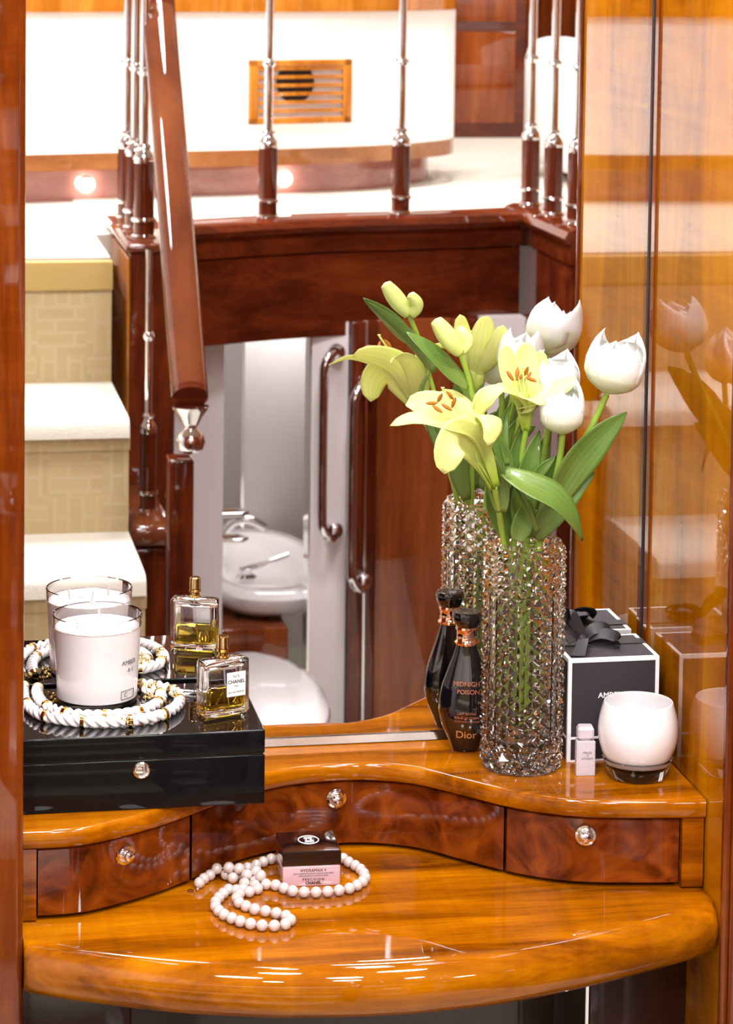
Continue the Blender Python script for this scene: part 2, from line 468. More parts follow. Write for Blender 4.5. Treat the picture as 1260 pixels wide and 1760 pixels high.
# stringer block between stairs and well, with its cap running up beside the three clustered posts
sb = thing('stair_newel_block', 'tall dark mahogany stair end block below the three clustered posts, in the mirror', 'newel', (0.530, -2.16, FL))
G().loft([[(-0.045, 0.012 if z > 1.25 else 0.0, z), (0.045, 0.012 if z > 1.25 else 0.0, z), (0.045, -0.50, z), (-0.045, -0.50, z)] for z in (0.0, 0.80, 1.28, 1.30)]).build('block', 'mahogany_upright', sb)
G().box(-0.055, 0.055, -0.52, 0.012, 1.30, 1.319, 0.008).build('cap', 'rail_wood', sb)
G().box(-0.050, -0.045, -0.50, 0.0, 0.9, 1.29, 0.002).build('side_strip', 'honey_wood', sb)
lb = thing('stair_lower_block', 'lower mahogany stair block with rounded honey cap carrying a thin baluster, in the mirror', 'newel', (0.4885, -1.78, FL))
G().box(-0.035, 0.035, -0.36, 0.0, 0.0, 0.80, 0.012).build('block', 'mahogany_upright', lb)
G().box(-0.037, 0.045, -0.37, 0.012, 0.80, 0.84, 0.014).build('cap', 'rail_wood', lb)
np_ = thing('lower_newel', 'slim dark mahogany newel under the chrome finial, in the mirror', 'newel', (0.525, -1.62, FL))
G().box(-0.023, 0.023, -0.03, 0.03, 0.0, 1.0, 0.005).build('shaft', 'mahogany_upright', np_)
G().box(-0.027, 0.027, -0.034, 0.034, 0.0, 0.12, 0.004).build('foot', 'mahogany', np_)

# posts: mahogany foot with chrome rings, chrome cup, slim chrome rod with beads
ROD_TOP = 0.95
def post(x, y, z, label, s=1.0, top=ROD_TOP):
    t = thing('railing_post', label, 'railing post', (x, y, z), group='railing posts')
    ft = G(); ft.lathe([(0, 0), (0.021 * s, 0), (0.021 * s, 0.152), (0, 0.152)], 20); ft.build('foot', 'mahogany_upright', t)
    for h in (0.002, 0.036):
        G().lathe([(0.020 * s, h - 0.004), (0.025 * s, h - 0.004), (0.0265 * s, h), (0.025 * s, h + 0.004), (0.020 * s, h + 0.004)], 20).build('ring', 'chrome', t)
    G().lathe([(0.0215 * s, 0.150), (0.0225 * s, 0.156), (0.021 * s, 0.164), (0.014 * s, 0.172), (0.012 * s, 0.178), (0.015 * s, 0.182), (0.012 * s, 0.188), (0, 0.188)], 20).build('cup', 'chrome', t)
    G().lathe([(0.0095 * s, 0.18), (0.0095 * s, top)], 14).build('rod', 'chrome', t)
    h = 0.335
    while h < top:
        G().lathe([(0.009 * s, h - 0.009), (0.0125 * s, h - 0.007), (0.016 * s, h), (0.0125 * s, h + 0.007), (0.009 * s, h + 0.009)], 16).build('bead', 'chrome', t)
        h += 0.165
ZC = ZL + 0.032
post(0.825, -2.605, ZC, 'chrome and mahogany railing post in front of the vent grille, in the mirror')
post(1.131, -2.665, ZC, 'chrome and mahogany railing post by the rounded end of the white cabinet, in the mirror')
post(1.466, -2.82, ZC, 'chrome railing post leftmost of the right-hand three, in the mirror')
post(1.468, -2.62, ZC, 'chrome railing post in the middle of the right-hand three, in the mirror')
post(1.482, -2.47, ZC, 'chrome railing post nearest the amber veneer, right-hand three in the mirror')
post(0.520, -2.613, ZC, 'furthest left of three clustered railing posts behind the handrail, in the mirror')
post(0.520, -2.427, ZC, 'middle one of three clustered railing posts behind the handrail, in the mirror')
post(0.522, -2.263, ZC, 'nearest of three clustered railing posts behind the handrail, in the mirror')
post(0.497, -1.90, FL + 0.84, 'thin baluster on the lower stair block beside the handrail, in the mirror', 0.72, 0.50)

# sloping oval handrail with chrome finial
hr = thing('handrail', 'thick oval mahogany handrail sloping down to a chrome ball finial, in the mirror', 'handrail', (0.540, -1.60, 1.02))
A, B = Vector((0, 0, 0)), Vector((0.014, -0.735, 0.69))
G().tube([A.lerp(B, i / 8) for i in range(9)], 0.0335, 28).build('rail', 'rail_wood', hr, smooth=60)
B2 = B + (B - A).normalized() * 0.6
G().tube([B - (B - A) * 0.055, B, B2], 0.0337, 28).build('upper_rail', 'mahogany', hr, smooth=60)
G().tube([A + (A - B).normalized() * 0.012, A + (B - A) * 0.022], 0.0333, 28).build('end_collar', 'mahogany', hr)
G().lathe([(0, -0.006), (0.033, -0.008), (0.031, -0.014), (0.022, -0.026), (0.015, -0.040), (0.011, -0.046), (0.013, -0.050), (0.023, -0.058), (0.027, -0.071), (0.023, -0.085), (0.012, -0.092), (0, -0.094)], 28, (0, 0.016, -0.014)).build('finial', 'chrome', hr)

# white bowed cabinet on the landing
cb_pts = catmull([(-1.45, -3.16), (-0.6, -3.165), (0.0, -3.175), (0.338, -3.23), (0.572, -3.29), (0.874, -3.345), (1.175, -3.45), (1.335, -3.59), (1.407, -3.70), (1.45, -3.90)], 5)
up_pts = catmull([(-1.45, -3.12), (-0.6, -3.125), (0.0, -3.135), (0.338, -3.19), (0.572, -3.25), (0.874, -3.31), (1.175, -3.41), (1.36, -3.53), (1.46, -3.66), (1.50, -3.90)], 5)
cb = thing('curved_cabinet', 'white curved cabinet with wooden plinth and honey top rail on the landing, in the mirror', 'cabinet', (0, 0, ZL))
def wall_strip(pts, z0, z1, th):
    rings = []
    for i, (x, y) in enumerate(pts):
        a, b = pts[max(i - 1, 0)], pts[min(i + 1, len(pts) - 1)]
        t = Vector((b[0] - a[0], b[1] - a[1], 0)).normalized(); n = Vector((t.y, -t.x, 0))
        q = Vector((x, y, 0)) + n * th
        rings.append([(x, y, z0), (x, y, z1), (q.x, q.y, z1), (q.x, q.y, z0)])
    return G().loft(rings)
wall_strip(cb_pts, 0.0, 0.085, 0.03).build('plinth', 'plinth_wood', cb, smooth=60)
wall_strip([(x, y + 0.03) for x, y in up_pts], 0.080, 0.120, 0.05).build('lower_rail', 'lower_rail_wood', cb, smooth=60)
wall_strip([(x, y + 0.03) for x, y in up_pts], 0.120, 0.455, 0.05).build('body', 'white_leather', cb, smooth=60)
wall_strip([(x, y + 0.045) for x, y in up_pts], 0.455, 0.505, 0.08).build('top_rail', 'honey_wood', cb, smooth=60)
# vent grille
gr = thing('vent_grille', 'honey wood vent grille with horizontal slats and a dark round duct, in the mirror', 'vent', (1.0, -3.285, ZL + 0.262), math.radians(-15))
w, h = 0.136, 0.078
fr = G()
for x0, x1, z0, z1 in ((-w, w, h - 0.016, h), (-w, w, -h, -h + 0.016), (-w, -w + 0.022, -h, h), (w - 0.022, w, -h, h)): fr.box(x0, x1, 0.0, 0.014, z0, z1, 0.002)
fr.build('frame', 'honey_wood', gr)
G().box(-w + 0.01, w - 0.01, -0.006, -0.002, -h + 0.01, h - 0.01).build('back_panel', 'white_paint', gr)
G().lathe([(0.0, 0.0), (0.050, 0.0), (0.050, 0.003), (0.0, 0.003)], 28).build('duct', 'dark_gap', gr).matrix_local = Matrix.Translation((-0.012, 0.001, 0.022)) @ Matrix.Rotation(-PI / 2, 4, 'X')
for i in range(6):
    zz = -h + 0.028 + i * 0.0205
    G().box(-w + 0.02, w - 0.02, 0.003, 0.011, zz, zz + 0.0085).build('slat', 'honey_wood', gr)
for x, y, nm in ((0.481, -3.235, 'leftmost, by the stair top'), (0.975, -3.345, 'behind the railing post at the vent')):
    t = thing('step_light', 'small bright round plinth light ' + nm + ', in the mirror', 'step light', (x, y, ZL + 0.042), group='plinth lights')
    G().sphere((0, 0, 0), 0.014, 14, 1, 0.5, 1).build('bulb', 'step_lamp', t)
    G().lathe([(0.014, 0.0), (0.021, 0.0), (0.021, 0.006), (0.014, 0.006)], 20).build('bezel', 'chrome', t).matrix_local = Matrix.Rotation(PI / 2, 4, 'X')
# panelled cabinet, armchair beyond the railing
pc = thing('panelled_cabinet', 'reddish wood panelled cabinet at the end of the landing, in the mirror', 'cabinet', (1.75, -5.05, ZL))
G().box(-0.55, 0.26, -0.40, 0.0, 0.0, 0.84, 0.006).build('body', 'mahogany', pc)
G().box(-0.57, 0.28, -0.42, 0.02, 0.84, 0.87, 0.006).build('top', 'honey_wood', pc)
for z0, z1 in ((0.05, 0.34), (0.37, 0.60), (0.63, 0.82)):
    for x0, x1 in ((-0.50, -0.18), (-0.15, 0.22)):
        G().box(x0, x1, 0.0, 0.012, z0, z1, 0.004).build('panel', 'door_wood', pc)
ac = thing('armchair', 'white leather armchair with rounded arm beside the right-hand posts, in the mirror', 'armchair', (1.86, -3.55, ZL))
G().box(-0.155, 0.02, -0.36, 0.36, 0.03, 0.375, 0.06).build('arm', 'white_leather', ac)
G().box(0.02, 0.62, -0.34, 0.34, 0.05, 0.26, 0.05).build('seat', 'white_leather', ac)
G().box(0.62, 0.80, -0.36, 0.36, 0.05, 0.56, 0.06).build('backrest', 'white_leather', ac)
for x in (-0.06, 0.7):
    for y in (-0.3, 0.3): G().box(x - 0.02, x + 0.02, y - 0.02, y + 0.02, 0.0, 0.06).build('leg', 'mahogany', ac)

# ------------------------------------------------------------------ wall and washroom under the landing
WY = -2.62
wu = struct(G().box(0.56, 0.735, WY - 0.05, WY, FL, 0.99).build('wall_under_landing', 'wall_white'), 'white jamb of the washroom opening')
struct(G().box(0.448, 0.56, -2.66, -2.60, FL, 1.0).build('wall_under_landing_left', 'mahogany_upright'), 'mahogany wall behind the stair block')
struct(G().box(1.31, 1.41, WY - 0.05, WY, FL, 0.99).build('wall_under_landing_right', 'wall_white'), 'white wall right of the washroom door')
struct(G().box(1.44, 1.47, -2.32, -0.36, FL, ZL + 0.03).build('wall_well_right', 'mahogany_upright'), 'mahogany side wall of the lower hall')
struct(G().box(1.41, 1.47, -2.67, -2.32, FL, 0.99).build('trim_1', 'mahogany_upright'), 'dark mahogany corner post under the railing')
struct(G().box(0.56, 2.0, -3.94, -3.90, FL, 1.08).build('wall_washroom', 'wall_white'), 'white washroom wall')
struct(G().box(0.52, 0.56, -3.9, -2.67, FL, 1.08).build('wall_washroom_left', 'wall_white'), 'white washroom side wall')
# washroom: panelled divider, glass panel, door stile and door
wp = thing('washroom_partition', 'white upright washroom partition between basin and wood door, in the mirror', 'partition', (0.97, -2.64, FL))
G().box(-0.045, 0.04, -0.03, 0.03, 0.0, 1.09, 0.004).build('panel', 'wall_white', wp)
G().box(-0.047, -0.043, -0.032, 0.032, 0.0, 1.09).build('edge_strip', 'satin_metal', wp)
dr = thing('washroom_door', 'tall reddish wood washroom door with dark stile, in the mirror', 'door', (1.012, -2.62, FL))
G().box(0.0, 0.028, -0.03, 0.034, 0.0, 1.09, 0.003).build('stile', 'mahogany_upright', dr)
G().box(0.028, 0.062, -0.03, 0.012, 0.0, 1.09, 0.003).build('inner_stile', 'mahogany_upright', dr)
G().box(0.034, 0.040, 0.010, 0.018, 0.0, 1.09, 0.001).build('metal_strip', 'satin_metal', dr)
G().box(0.062, 0.228, -0.03, 0.004, 0.0, 1.09, 0.003).build('leaf', 'door_wood', dr)
G().box(0.228, 0.290, -0.03, 0.014, 0.0, 1.09, 0.003).build('right_stile', 'mahogany_upright', dr)
def handle(x, y, z0, z1, label):
    t = thing('door_handle', label, 'handle', (x, y, z0), group='chrome bar handles')
    H = z1 - z0
    pts = catmull([(0.030, -0.075, H - 0.012), (0.012, -0.02, H - 0.004), (-0.010, 0.0, H - 0.028), (-0.014, 0.0, H - 0.08), (-0.014, 0.0, 0.08), (-0.010, 0.0, 0.028), (0.012, -0.02, 0.004), (0.030, -0.075, 0.012)], 6)
    G().tube(pts, 0.0105, 14).build('bar', 'chrome', t, smooth=60)
    for zz in (0.012, H - 0.012):
        G().sphere((0.024, -0.060, zz), 0.020, 16).build('boss', 'chrome', t)
handle(0.955, -2.535, 0.515, 0.935, 'chrome bar standing for the reflected stile handle, before the white washroom panel, in the mirror')  # reflection of the stile handle, modelled as a second solid bar
handle(1.018, -2.515, 0.405, 0.865, 'chrome bar handle on the dark door stile, in the mirror')
# glass screen at the left of the washroom with its metal edge
gs = thing('washroom_screen', 'pale upright washroom screen left of the basin, in the mirror', 'screen', (0.89, -3.36, FL))
G().box(-0.010, 0.20, -0.02, 0.0, 0.40, 1.16, 0.002).build('panel', 'wall_white', gs)
G().box(-0.014, -0.006, -0.022, 0.004, 0.40, 1.16).build('edge', 'satin_metal', gs)
# basin with arched tap
bs = thing('washbasin', 'white oval washbasin on a wooden counter under the landing, in the mirror', 'washbasin', (0.868, -3.00, 0.30))
def oval(cx, cy, a, b, n=40, p=2.5):
    o = []
    for i in range(n):
        q = 2 * PI * i / n; c, s = math.cos(q), math.sin(q)
        o.append((cx + a * math.copysign(abs(c) ** (2 / p), c), cy + b * math.copysign(abs(s) ** (2 / p), s)))
    return o
def orings(spec, **k): return [[(x, y, z) for x, y in oval(0, 0, a, b, **k)] for a, b, z in spec]
G().loft(orings([(0.12, 0.27, 0.0), (0.15, 0.325, 0.03), (0.158, 0.335, 0.055), (0.15, 0.325, 0.066), (0.12, 0.26, 0.066), (0.10, 0.23, 0.045), (0.07, 0.17, 0.025)])).build('bowl', 'ceramic', bs, smooth=60)
G().box(-0.22, 0.02, -0.55, 0.35, -0.10, -0.002, 0.004).build('counter', 'door_wood', bs)
G().tube(catmull([(-0.085, -0.02, 0.066), (-0.082, -0.02, 0.115), (-0.060, -0.015, 0.150), (-0.020, -0.01, 0.160), (0.018, -0.005, 0.142)], 6), 0.010, 12).build('spout', 'chrome', bs, smooth=60)
G().lathe([(0, 0.066), (0.022, 0.066), (0.024, 0.078), (0.015, 0.086), (0.017, 0.098), (0, 0.102)], 18, (-0.055, 0.20, 0)).build('tap_body', 'chrome', bs)
G().tube([(-0.055, 0.20, 0.095), (-0.01, 0.19, 0.104), (0.045, 0.18, 0.120)], [0.008, 0.007, 0.006], 10).build('lever', 'chrome', bs)
tl = thing('toilet', 'white oval toilet with closed lid at the foot of the mirror view', 'toilet', (0.785, -2.30, FL))
G().loft(orings([(0.08, 0.22, 0.0), (0.09, 0.23, 0.10), (0.115, 0.29, 0.28), (0.120, 0.30, 0.33)], p=2.1)).build('bowl', 'ceramic', tl, smooth=60)
G().loft(orings([(0.122, 0.305, 0.333), (0.127, 0.31, 0.345), (0.122, 0.305, 0.360), (0.10, 0.26, 0.368)], p=2.1)).build('lid', 'ceramic', tl, smooth=60)
sh = thing('chrome_shelf', 'small chrome washroom shelf with clear dish left of the basin, in the mirror', 'shelf', (0.765, -2.78, 0.47))
for zz in (0.0, 0.06):
    G().tube([(-0.05, 0.02, zz), (0.03, 0.02, zz), (0.045, 0.0, zz), (0.03, -0.03, zz), (-0.05, -0.03, zz)], 0.005, 10).build('rail', 'chrome', sh)
G().box(-0.05, 0.03, -0.03, 0.02, -0.004, 0.0).build('plate', 'satin_metal', sh)
G().box(-0.06, -0.05, -0.04, 0.03, -0.02, 0.08, 0.003).build('bracket', 'chrome', sh)
bl = bpy.data.lights.new('washroom_lamp', 'AREA'); bl.size = 0.3; bl.energy = 5.0; bl.color = (1, 0.96, 0.95)
blo = bpy.data.objects.new('washroom_lamp', bl); blo.location = (1.0, -3.3, 1.05); COL.objects.link(blo)
# ------------------------------------------------------------------ vanity desk
ZD = 0.782
front = catmull([(0.146, -0.251), (0.182, -0.252), (0.218, -0.247), (0.260, -0.226), (0.302, -0.199), (0.345, -0.163), (0.39, -0.124), (0.432, -0.098), (0.468, -0.084), (0.512, -0.078), (0.559, -0.082), (0.61, -0.106), (0.652, -0.150), (0.694, -0.194), (0.737, -0.226), (0.783, -0.244), (0.848, -0.255), (0.9045, -0.261)], 5)
FX = np.array([p[0] for p in front]); FY = np.array([p[1] for p in front])
fy = lambda x: float(np.interp(x, FX, FY))
vd = thing('vanity_desk', 'glossy golden wood vanity desk with serpentine drawer shelf and bowed front', 'vanity desk', (0.525, -0.15, FL))
OX, OY, OZ = 0.525, -0.15, FL
def loc(p): return (p[0] - OX, p[1] - OY, p[2] - OZ)
def lbuild(g, name, mat, parent=vd, smooth=35.0, inv=None):
    g.v = [loc(p) for p in g.v]
    return g.build(name, mat, parent, smooth)
# shelf slab: loops from the bottom up, the front edge eased
g = G()
rings = []
for dy, z in ((0.002, 0.864), (0.0, 0.866), (0.0, 0.880), (0.0015, 0.883), (0.005, 0.884), (0.009, 0.884)):
    rings.append([(x, y + dy, z) for x, y in front] + [(0.9045, -0.0002, z), (0.146, -0.0002, z)])
lbuild(g.loft(rings), 'shelf_top', 'desk_wood', smooth=50)
# carcass behind the drawer fronts
g = G(); g.loft([[(x, y + 0.024, z) for x, y in front] + [(0.9045, -0.001, z), (0.146, -0.001, z)] for z in (ZD + 0.0005, 0.8638)])
lbuild(g, 'carcass', 'dark_gap')
def strip(x0, x1, z0, z1, d0, d1, n):
    rings = []
    for i in range(n + 1):
        x = x0 + (x1 - x0) * i / n; y = fy(x)
        rings.append([(x, y + d1, z0), (x, y + d1, z1), (x, y + d0 + 0.0015, z1), (x, y + d0, z1 - 0.0015), (x, y + d0, z0 + 0.0015), (x, y + d0 + 0.0015, z0)])
    return G().loft(rings)
lbuild(strip(0.1465, 0.1625, ZD + 0.001, 0.8635, 0.005, 0.026, 3), 'frame_post', 'edge_wood')
lbuild(strip(0.8795, 0.9035, ZD + 0.001, 0.8635, 0.004, 0.026, 3), 'frame_post', 'edge_wood')
for (x0, x1, kx) in ((0.1645, 0.3375, 0.2593), (0.3405, 0.6920, 0.519), (0.6950, 0.8775, 0.774)):
    d = lbuild(strip(x0, x1, ZD + 0.0045, 0.8605, 0.010, 0.022, 30), 'drawer', 'burl_wood', smooth=25)
    e = 0.002; s = (fy(kx + e) - fy(kx - e)) / (2 * e)
    nrm = Vector((s, -1, 0)).normalized()
    kp = Vector(loc((kx, fy(kx) + 0.0095, 0.8415)))
    rot = Vector((0, 0, 1)).rotation_difference(nrm).to_matrix().to_4x4()
    k = G().lathe([(0.0, 0.0), (0.0115, 0.0), (0.0122, 0.0015), (0.0115, 0.003), (0.0088, 0.0035), (0.0082, 0.0022), (0.0, 0.0022)], 28).build('rosette', 'satin_metal', d)
    k.matrix_local = Matrix.Translation(kp) @ rot
    k = G().lathe([(0.0, 0.002), (0.0055, 0.002), (0.0058, 0.006), (0.0066, 0.0085), (0.0060, 0.0115), (0.0035, 0.0135), (0.0, 0.014)], 24).build('knob', 'chrome', d)
    k.matrix_local = Matrix.Translation(kp) @ rot
# desktop with heavy bullnose
dfr = catmull([(0.1465, -0.292), (0.182, -0.314), (0.225, -0.336), (0.301, -0.370), (0.389, -0.396), (0.45, -0.406), (0.505, -0.410), (0.565, -0.409), (0.646, -0.398), (0.733, -0.372), (0.81, -0.342), (0.86, -0.320), (0.888, -0.304), (0.898, -0.292), (0.902, -0.274), (0.9035, -0.25)], 5)
rings = []
for out, z in ((-0.030, 0.722), (-0.012, 0.7225), (0.004, 0.727), (0.014, 0.737), (0.0185, 0.750), (0.0175, 0.762), (0.0125, 0.773), (0.006, 0.7795), (0.0, ZD - 0.0006), (-0.004, ZD), (-0.010, ZD)):
    ring = []
    for i, (x, y) in enumerate(dfr):
        a, b = dfr[max(i - 1, 0)], dfr[min(i + 1, len(dfr) - 1)]
        t = Vector((b[0] - a[0], b[1] - a[1])).normalized()
        nx, ny = t.y, -t.x
        ring.append((min(max(x + nx * out, 0.1465), 0.9052), y + ny * out, z))
    rings.append(ring + [(0.9052, -0.03, z), (0.1465, -0.03, z)])
lbuild(G().loft(rings), 'desktop', 'desk_wood', smooth=50)
# kneehole below
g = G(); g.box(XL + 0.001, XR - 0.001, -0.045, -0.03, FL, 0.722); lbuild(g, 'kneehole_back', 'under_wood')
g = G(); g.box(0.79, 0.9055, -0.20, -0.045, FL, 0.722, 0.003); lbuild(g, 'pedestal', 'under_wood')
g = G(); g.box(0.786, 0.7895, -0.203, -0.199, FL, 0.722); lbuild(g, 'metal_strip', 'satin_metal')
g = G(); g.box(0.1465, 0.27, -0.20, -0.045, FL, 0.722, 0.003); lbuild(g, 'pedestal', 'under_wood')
# ------------------------------------------------------------------ materials of the small things
def glassmat(name, col=(1, 1, 1, 1), rough=0.0, ior=1.5):
    return plain(name, col, rough, trans=1.0, ior=ior)
glassmat('clear_glass', (1.0, 1.0, 1.0, 1)); glassmat('crystal', (1, 1, 1, 1), 0.0, 1.54)
glassmat('perfume', lin(252, 216, 70), 0.0, 1.36)
plain('frosted_glass', lin(232, 222, 228), 0.3, trans=0.35, ior=1.4, sss=0.2)
plain('wax', lin(232, 226, 226), 0.4, coat=1.0, sss=0.25, coat_rough=0.02)
plain('wick', lin(206, 200, 196), 0.8)
plain('opal_white', lin(236, 232, 233), 0.25, coat=1.0, coat_rough=0.015)
plain('rope_white', lin(240, 234, 234), 0.35, coat=0.25, coat_rough=0.2)
plain('pearl', lin(206, 192, 186), 0.3, coat=1.0, coat_rough=0.06, ior=1.8)
plain('box_paper', lin(50, 43, 47), 0.7, bump=(900, 0.15, 0.0004))
plain('box_white', lin(246, 244, 244), 0.6)
plain('ribbon', lin(30, 24, 27), 0.55)
plain('bottle_black', (0.004, 0.003, 0.005), 0.12, coat=1.0, coat_rough=0.01)
plain('jar_pink', lin(208, 172, 178), 0.25, coat=1.0, coat_rough=0.02)
plain('jar_clear', lin(228, 196, 200), 0.12, coat=1.0)
plain('label_white', lin(248, 246, 246), 0.5)
plain('ink_black', lin(20, 16, 18), 0.6); plain('ink_white', lin(246, 244, 244), 0.6)
plain('ink_copper', lin(200, 120, 90), 0.35, 0.5); plain('ink_gold', lin(220, 170, 110), 0.3, 0.6); plain('ink_grey', lin(110, 100, 104), 0.6)
def glass_obj(name, outer, inner, mat, parent, smooth=30):
    me = bpy.data.meshes.new(name); bm = bmesh.new()
    for k, g in enumerate((outer, inner)):
        vs = [bm.verts.new(p) for p in g.v]
        fs = [bm.faces.new([vs[i] for i in f]) for f in g.f]
        bmesh.ops.recalc_face_normals(bm, faces=fs)
        if k: bmesh.ops.reverse_faces(bm, faces=fs)
    bm.to_mesh(me); bm.free()
    for p in me.polygons: p.use_smooth = True
    me.set_sharp_from_angle(angle=math.radians(smooth))
    me.materials.append(MATS[mat])
    return link(bpy.data.objects.new(name, me), parent)

# ------------------------------------------------------------------ black jewellery box
jb = thing('jewellery_box', 'shiny black lacquered jewellery box with a round metal catch on the shelf', 'jewellery box', (0.282, -0.105, MB))
G().box(-0.1335, 0.1335, -0.095, 0.095, 0.0, 0.0555, 0.0015).build('body', 'black_lacquer', jb)
G().box(-0.1335, 0.1335, -0.095, 0.095, 0.0568, 0.083, 0.0018).build('lid', 'black_lacquer', jb)
G().box(-0.131, 0.131, -0.0935, 0.093, 0.050, 0.060).build('seam', 'dark_gap', jb)
G().box(-0.1318, 0.1318, -0.0933, 0.0933, 0.0826, 0.0831).build('top_panel', 'black_glass', jb, smooth=0)
c = G().lathe([(0, 0), (0.0092, 0), (0.0092, 0.0025), (0.0078, 0.0036), (0.0066, 0.0030), (0.0058, 0.0045), (0.0, 0.0055)], 28).build('catch', 'satin_metal', jb)
c.matrix_local = Matrix.Translation((-0.003, -0.095, 0.0445)) @ Matrix.Rotation(PI / 2, 4, 'X')
JT = MB + 0.083

# ------------------------------------------------------------------ candle in glass tumbler
cd = thing('candle', 'white three-wick candle in a clear glass tumbler on the black box', 'candle', (0.2415, -0.060, JT))
rr = lambda z: 0.0458 + (0.0512 - 0.0458) * z / 0.101
G().lathe([(0, 0.0065), (rr(0.0065) - 0.0006, 0.0065), (rr(0.05) - 0.0006, 0.05), (rr(0.0865) - 0.0006, 0.0865), (0.038, 0.0858), (0.02, 0.0852), (0, 0.085)], 56).build('wax', 'wax', cd)
G().lathe([(rr(0.0868), 0.0868), (rr(0.10), 0.100), (rr(0.101) - 0.0008, 0.101), (rr(0.10) - 0.0022, 0.100), (rr(0.0868) - 0.0022, 0.0868), (rr(0.0868), 0.0868)], 56).build('glass_rim', 'clear_glass', cd)
G().lathe([(0, 0), (rr(0) - 0.002, 0), (rr(0), 0.002), (rr(0.006), 0.006), (0, 0.006)], 56).build('glass_foot', 'clear_glass', cd)
for a, x, y in ((0.10, -0.022, -0.008), (-0.05, 0.002, 0.018), (0.03, 0.024, -0.010)):
    G().tube([(x, y, 0.083), (x - a * 0.01, y, 0.092), (x - a * 0.03, y, 0.0995)], 0.0012, 8).build('wick', 'wick', cd)
ph = math.radians(44)
def cprint(s, size, phi, z, mat='ink_grey'):
    R = rr(z) + 0.0001
    text('print', s, size, mat, cd, (R * math.sin(phi), -R * math.cos(phi), z), (PI / 2, 0, phi), bend=R)
cprint('AMBER', 0.0075, ph, 0.052); cprint('& C', 0.0065, ph + 0.06, 0.043)
for (w_, h_) in ((0.024, 0.0006),):
    for dz in (0.010, 0.0195):
        q = [(rr(dz) * 1.001 * math.sin(ph - 0.22 + i * 0.05), -rr(dz) * 1.001 * math.cos(ph - 0.22 + i * 0.05), dz) for i in range(10)]
        G().tube(q, 0.0003, 6).build('label_line', 'ink_black', cd)
cprint('C', 0.007, ph - 0.08, 0.0148)
for aa in (-0.22, 0.23):
    q = [(rr(dz) * 1.001 * math.sin(ph + aa), -rr(dz) * 1.001 * math.cos(ph + aa), dz) for dz in (0.010, 0.0195)]
    G().tube(q, 0.0003, 6).build('label_line', 'ink_black', cd)

# ------------------------------------------------------------------ white rope necklace with gold bands round the candle
ROPE_A = [(0.1600, -0.020), (0.1585, -0.0500), (0.1594, -0.0823), (0.1699, -0.1230), (0.1855, -0.1433), (0.2100, -0.1597), (0.2331, -0.1672), (0.2573, -0.1685), (0.2816, -0.1634), (0.3005, -0.1552), (0.3167, -0.1378), (0.3274, -0.1172), (0.3325, -0.0954), (0.3320, -0.0720), (0.3240, -0.052), (0.310, -0.038), (0.298, -0.030)]
ROPE_B = [(0.1760, -0.0300), (0.1745, -0.0500), (0.1775, -0.0849), (0.1908, -0.1180), (0.2128, -0.1370), (0.2388, -0.1440), (0.2617, -0.1430), (0.2840, -0.1340), (0.2990, -0.1180), (0.3100, -0.0960), (0.3130, -0.0740), (0.3060, -0.0580), (0.2985, -0.0470)]
rn = thing('rope_necklace', 'white twisted rope necklace with gold bands lying round the candle', 'necklace', (0.245, -0.10, JT))
bands = []
for path, hh, fr_ in ((ROPE_A, 0.0068, (0.17, 0.30, 0.42, 0.55, 0.66, 0.80, 0.90)), (ROPE_B, 0.0068, (0.24, 0.36, 0.52, 0.66, 0.80, 0.92))):
    pts = resample(catmull([(x - 0.245, y + 0.10, hh) for x, y in path], 10), 0.0007)
    G().tube(pts, 0.0068, 20, lobes=3, lobe_amp=0.56, twist=560).build('strand', 'rope_white', rn, smooth=60)
    for q in fr_:
        i = int(q * (len(pts) - 8)); bands.append(pts[i])
        G().tube([pts[i], pts[i + 3], pts[i + 6]], 0.0070, 18).build('gold_band', 'gold', rn)
    for e in (0, -1):
        G().tube([pts[e], pts[e] + (pts[e] - pts[e + (4 if e == 0 else -4)]) * 2.5], [0.0072, 0.0045], 14).build('end_cap', 'pale_gold', rn)
random.seed(3)
for bx, by in ((0.085, 0.015), (0.083, 0.035), (0.060, 0.048), (0.055, 0.010), (0.020, -0.072)):
    cl = G()
    for k in range(7):
        cl.sphere((bx + random.uniform(-0.006, 0.006), by + random.uniform(-0.006, 0.006), 0.0036 + random.uniform(0, 0.010)), random.uniform(0.0022, 0.0034), 10)
    cl.build('gold_cluster', 'pale_gold', rn)
ch = [(-0.085, 0.072), (-0.072, 0.066), (-0.058, 0.070), (-0.050, 0.060), (-0.056, 0.048), (-0.048, 0.036), (-0.060, 0.030)]
cpts = resample(catmull([(x, y, 0.0016) for x, y in ch], 8), 0.0034)
for i in range(len(cpts) - 1):
    a, b = cpts[i], cpts[i + 1]
    t = (b - a).normalized(); n = Vector((-t.y, t.x, 0)); m = (a + b) / 2
    loop = [m + t * (0.0026 * math.cos(q)) + (n if i % 2 else Vector((0, 0, 1))) * (0.0014 * math.sin(q)) for q in [2 * PI * j / 10 for j in range(11)]]
    G().tube(loop, 0.00055, 6, cap=False).build('chain_link', 'gold', rn)

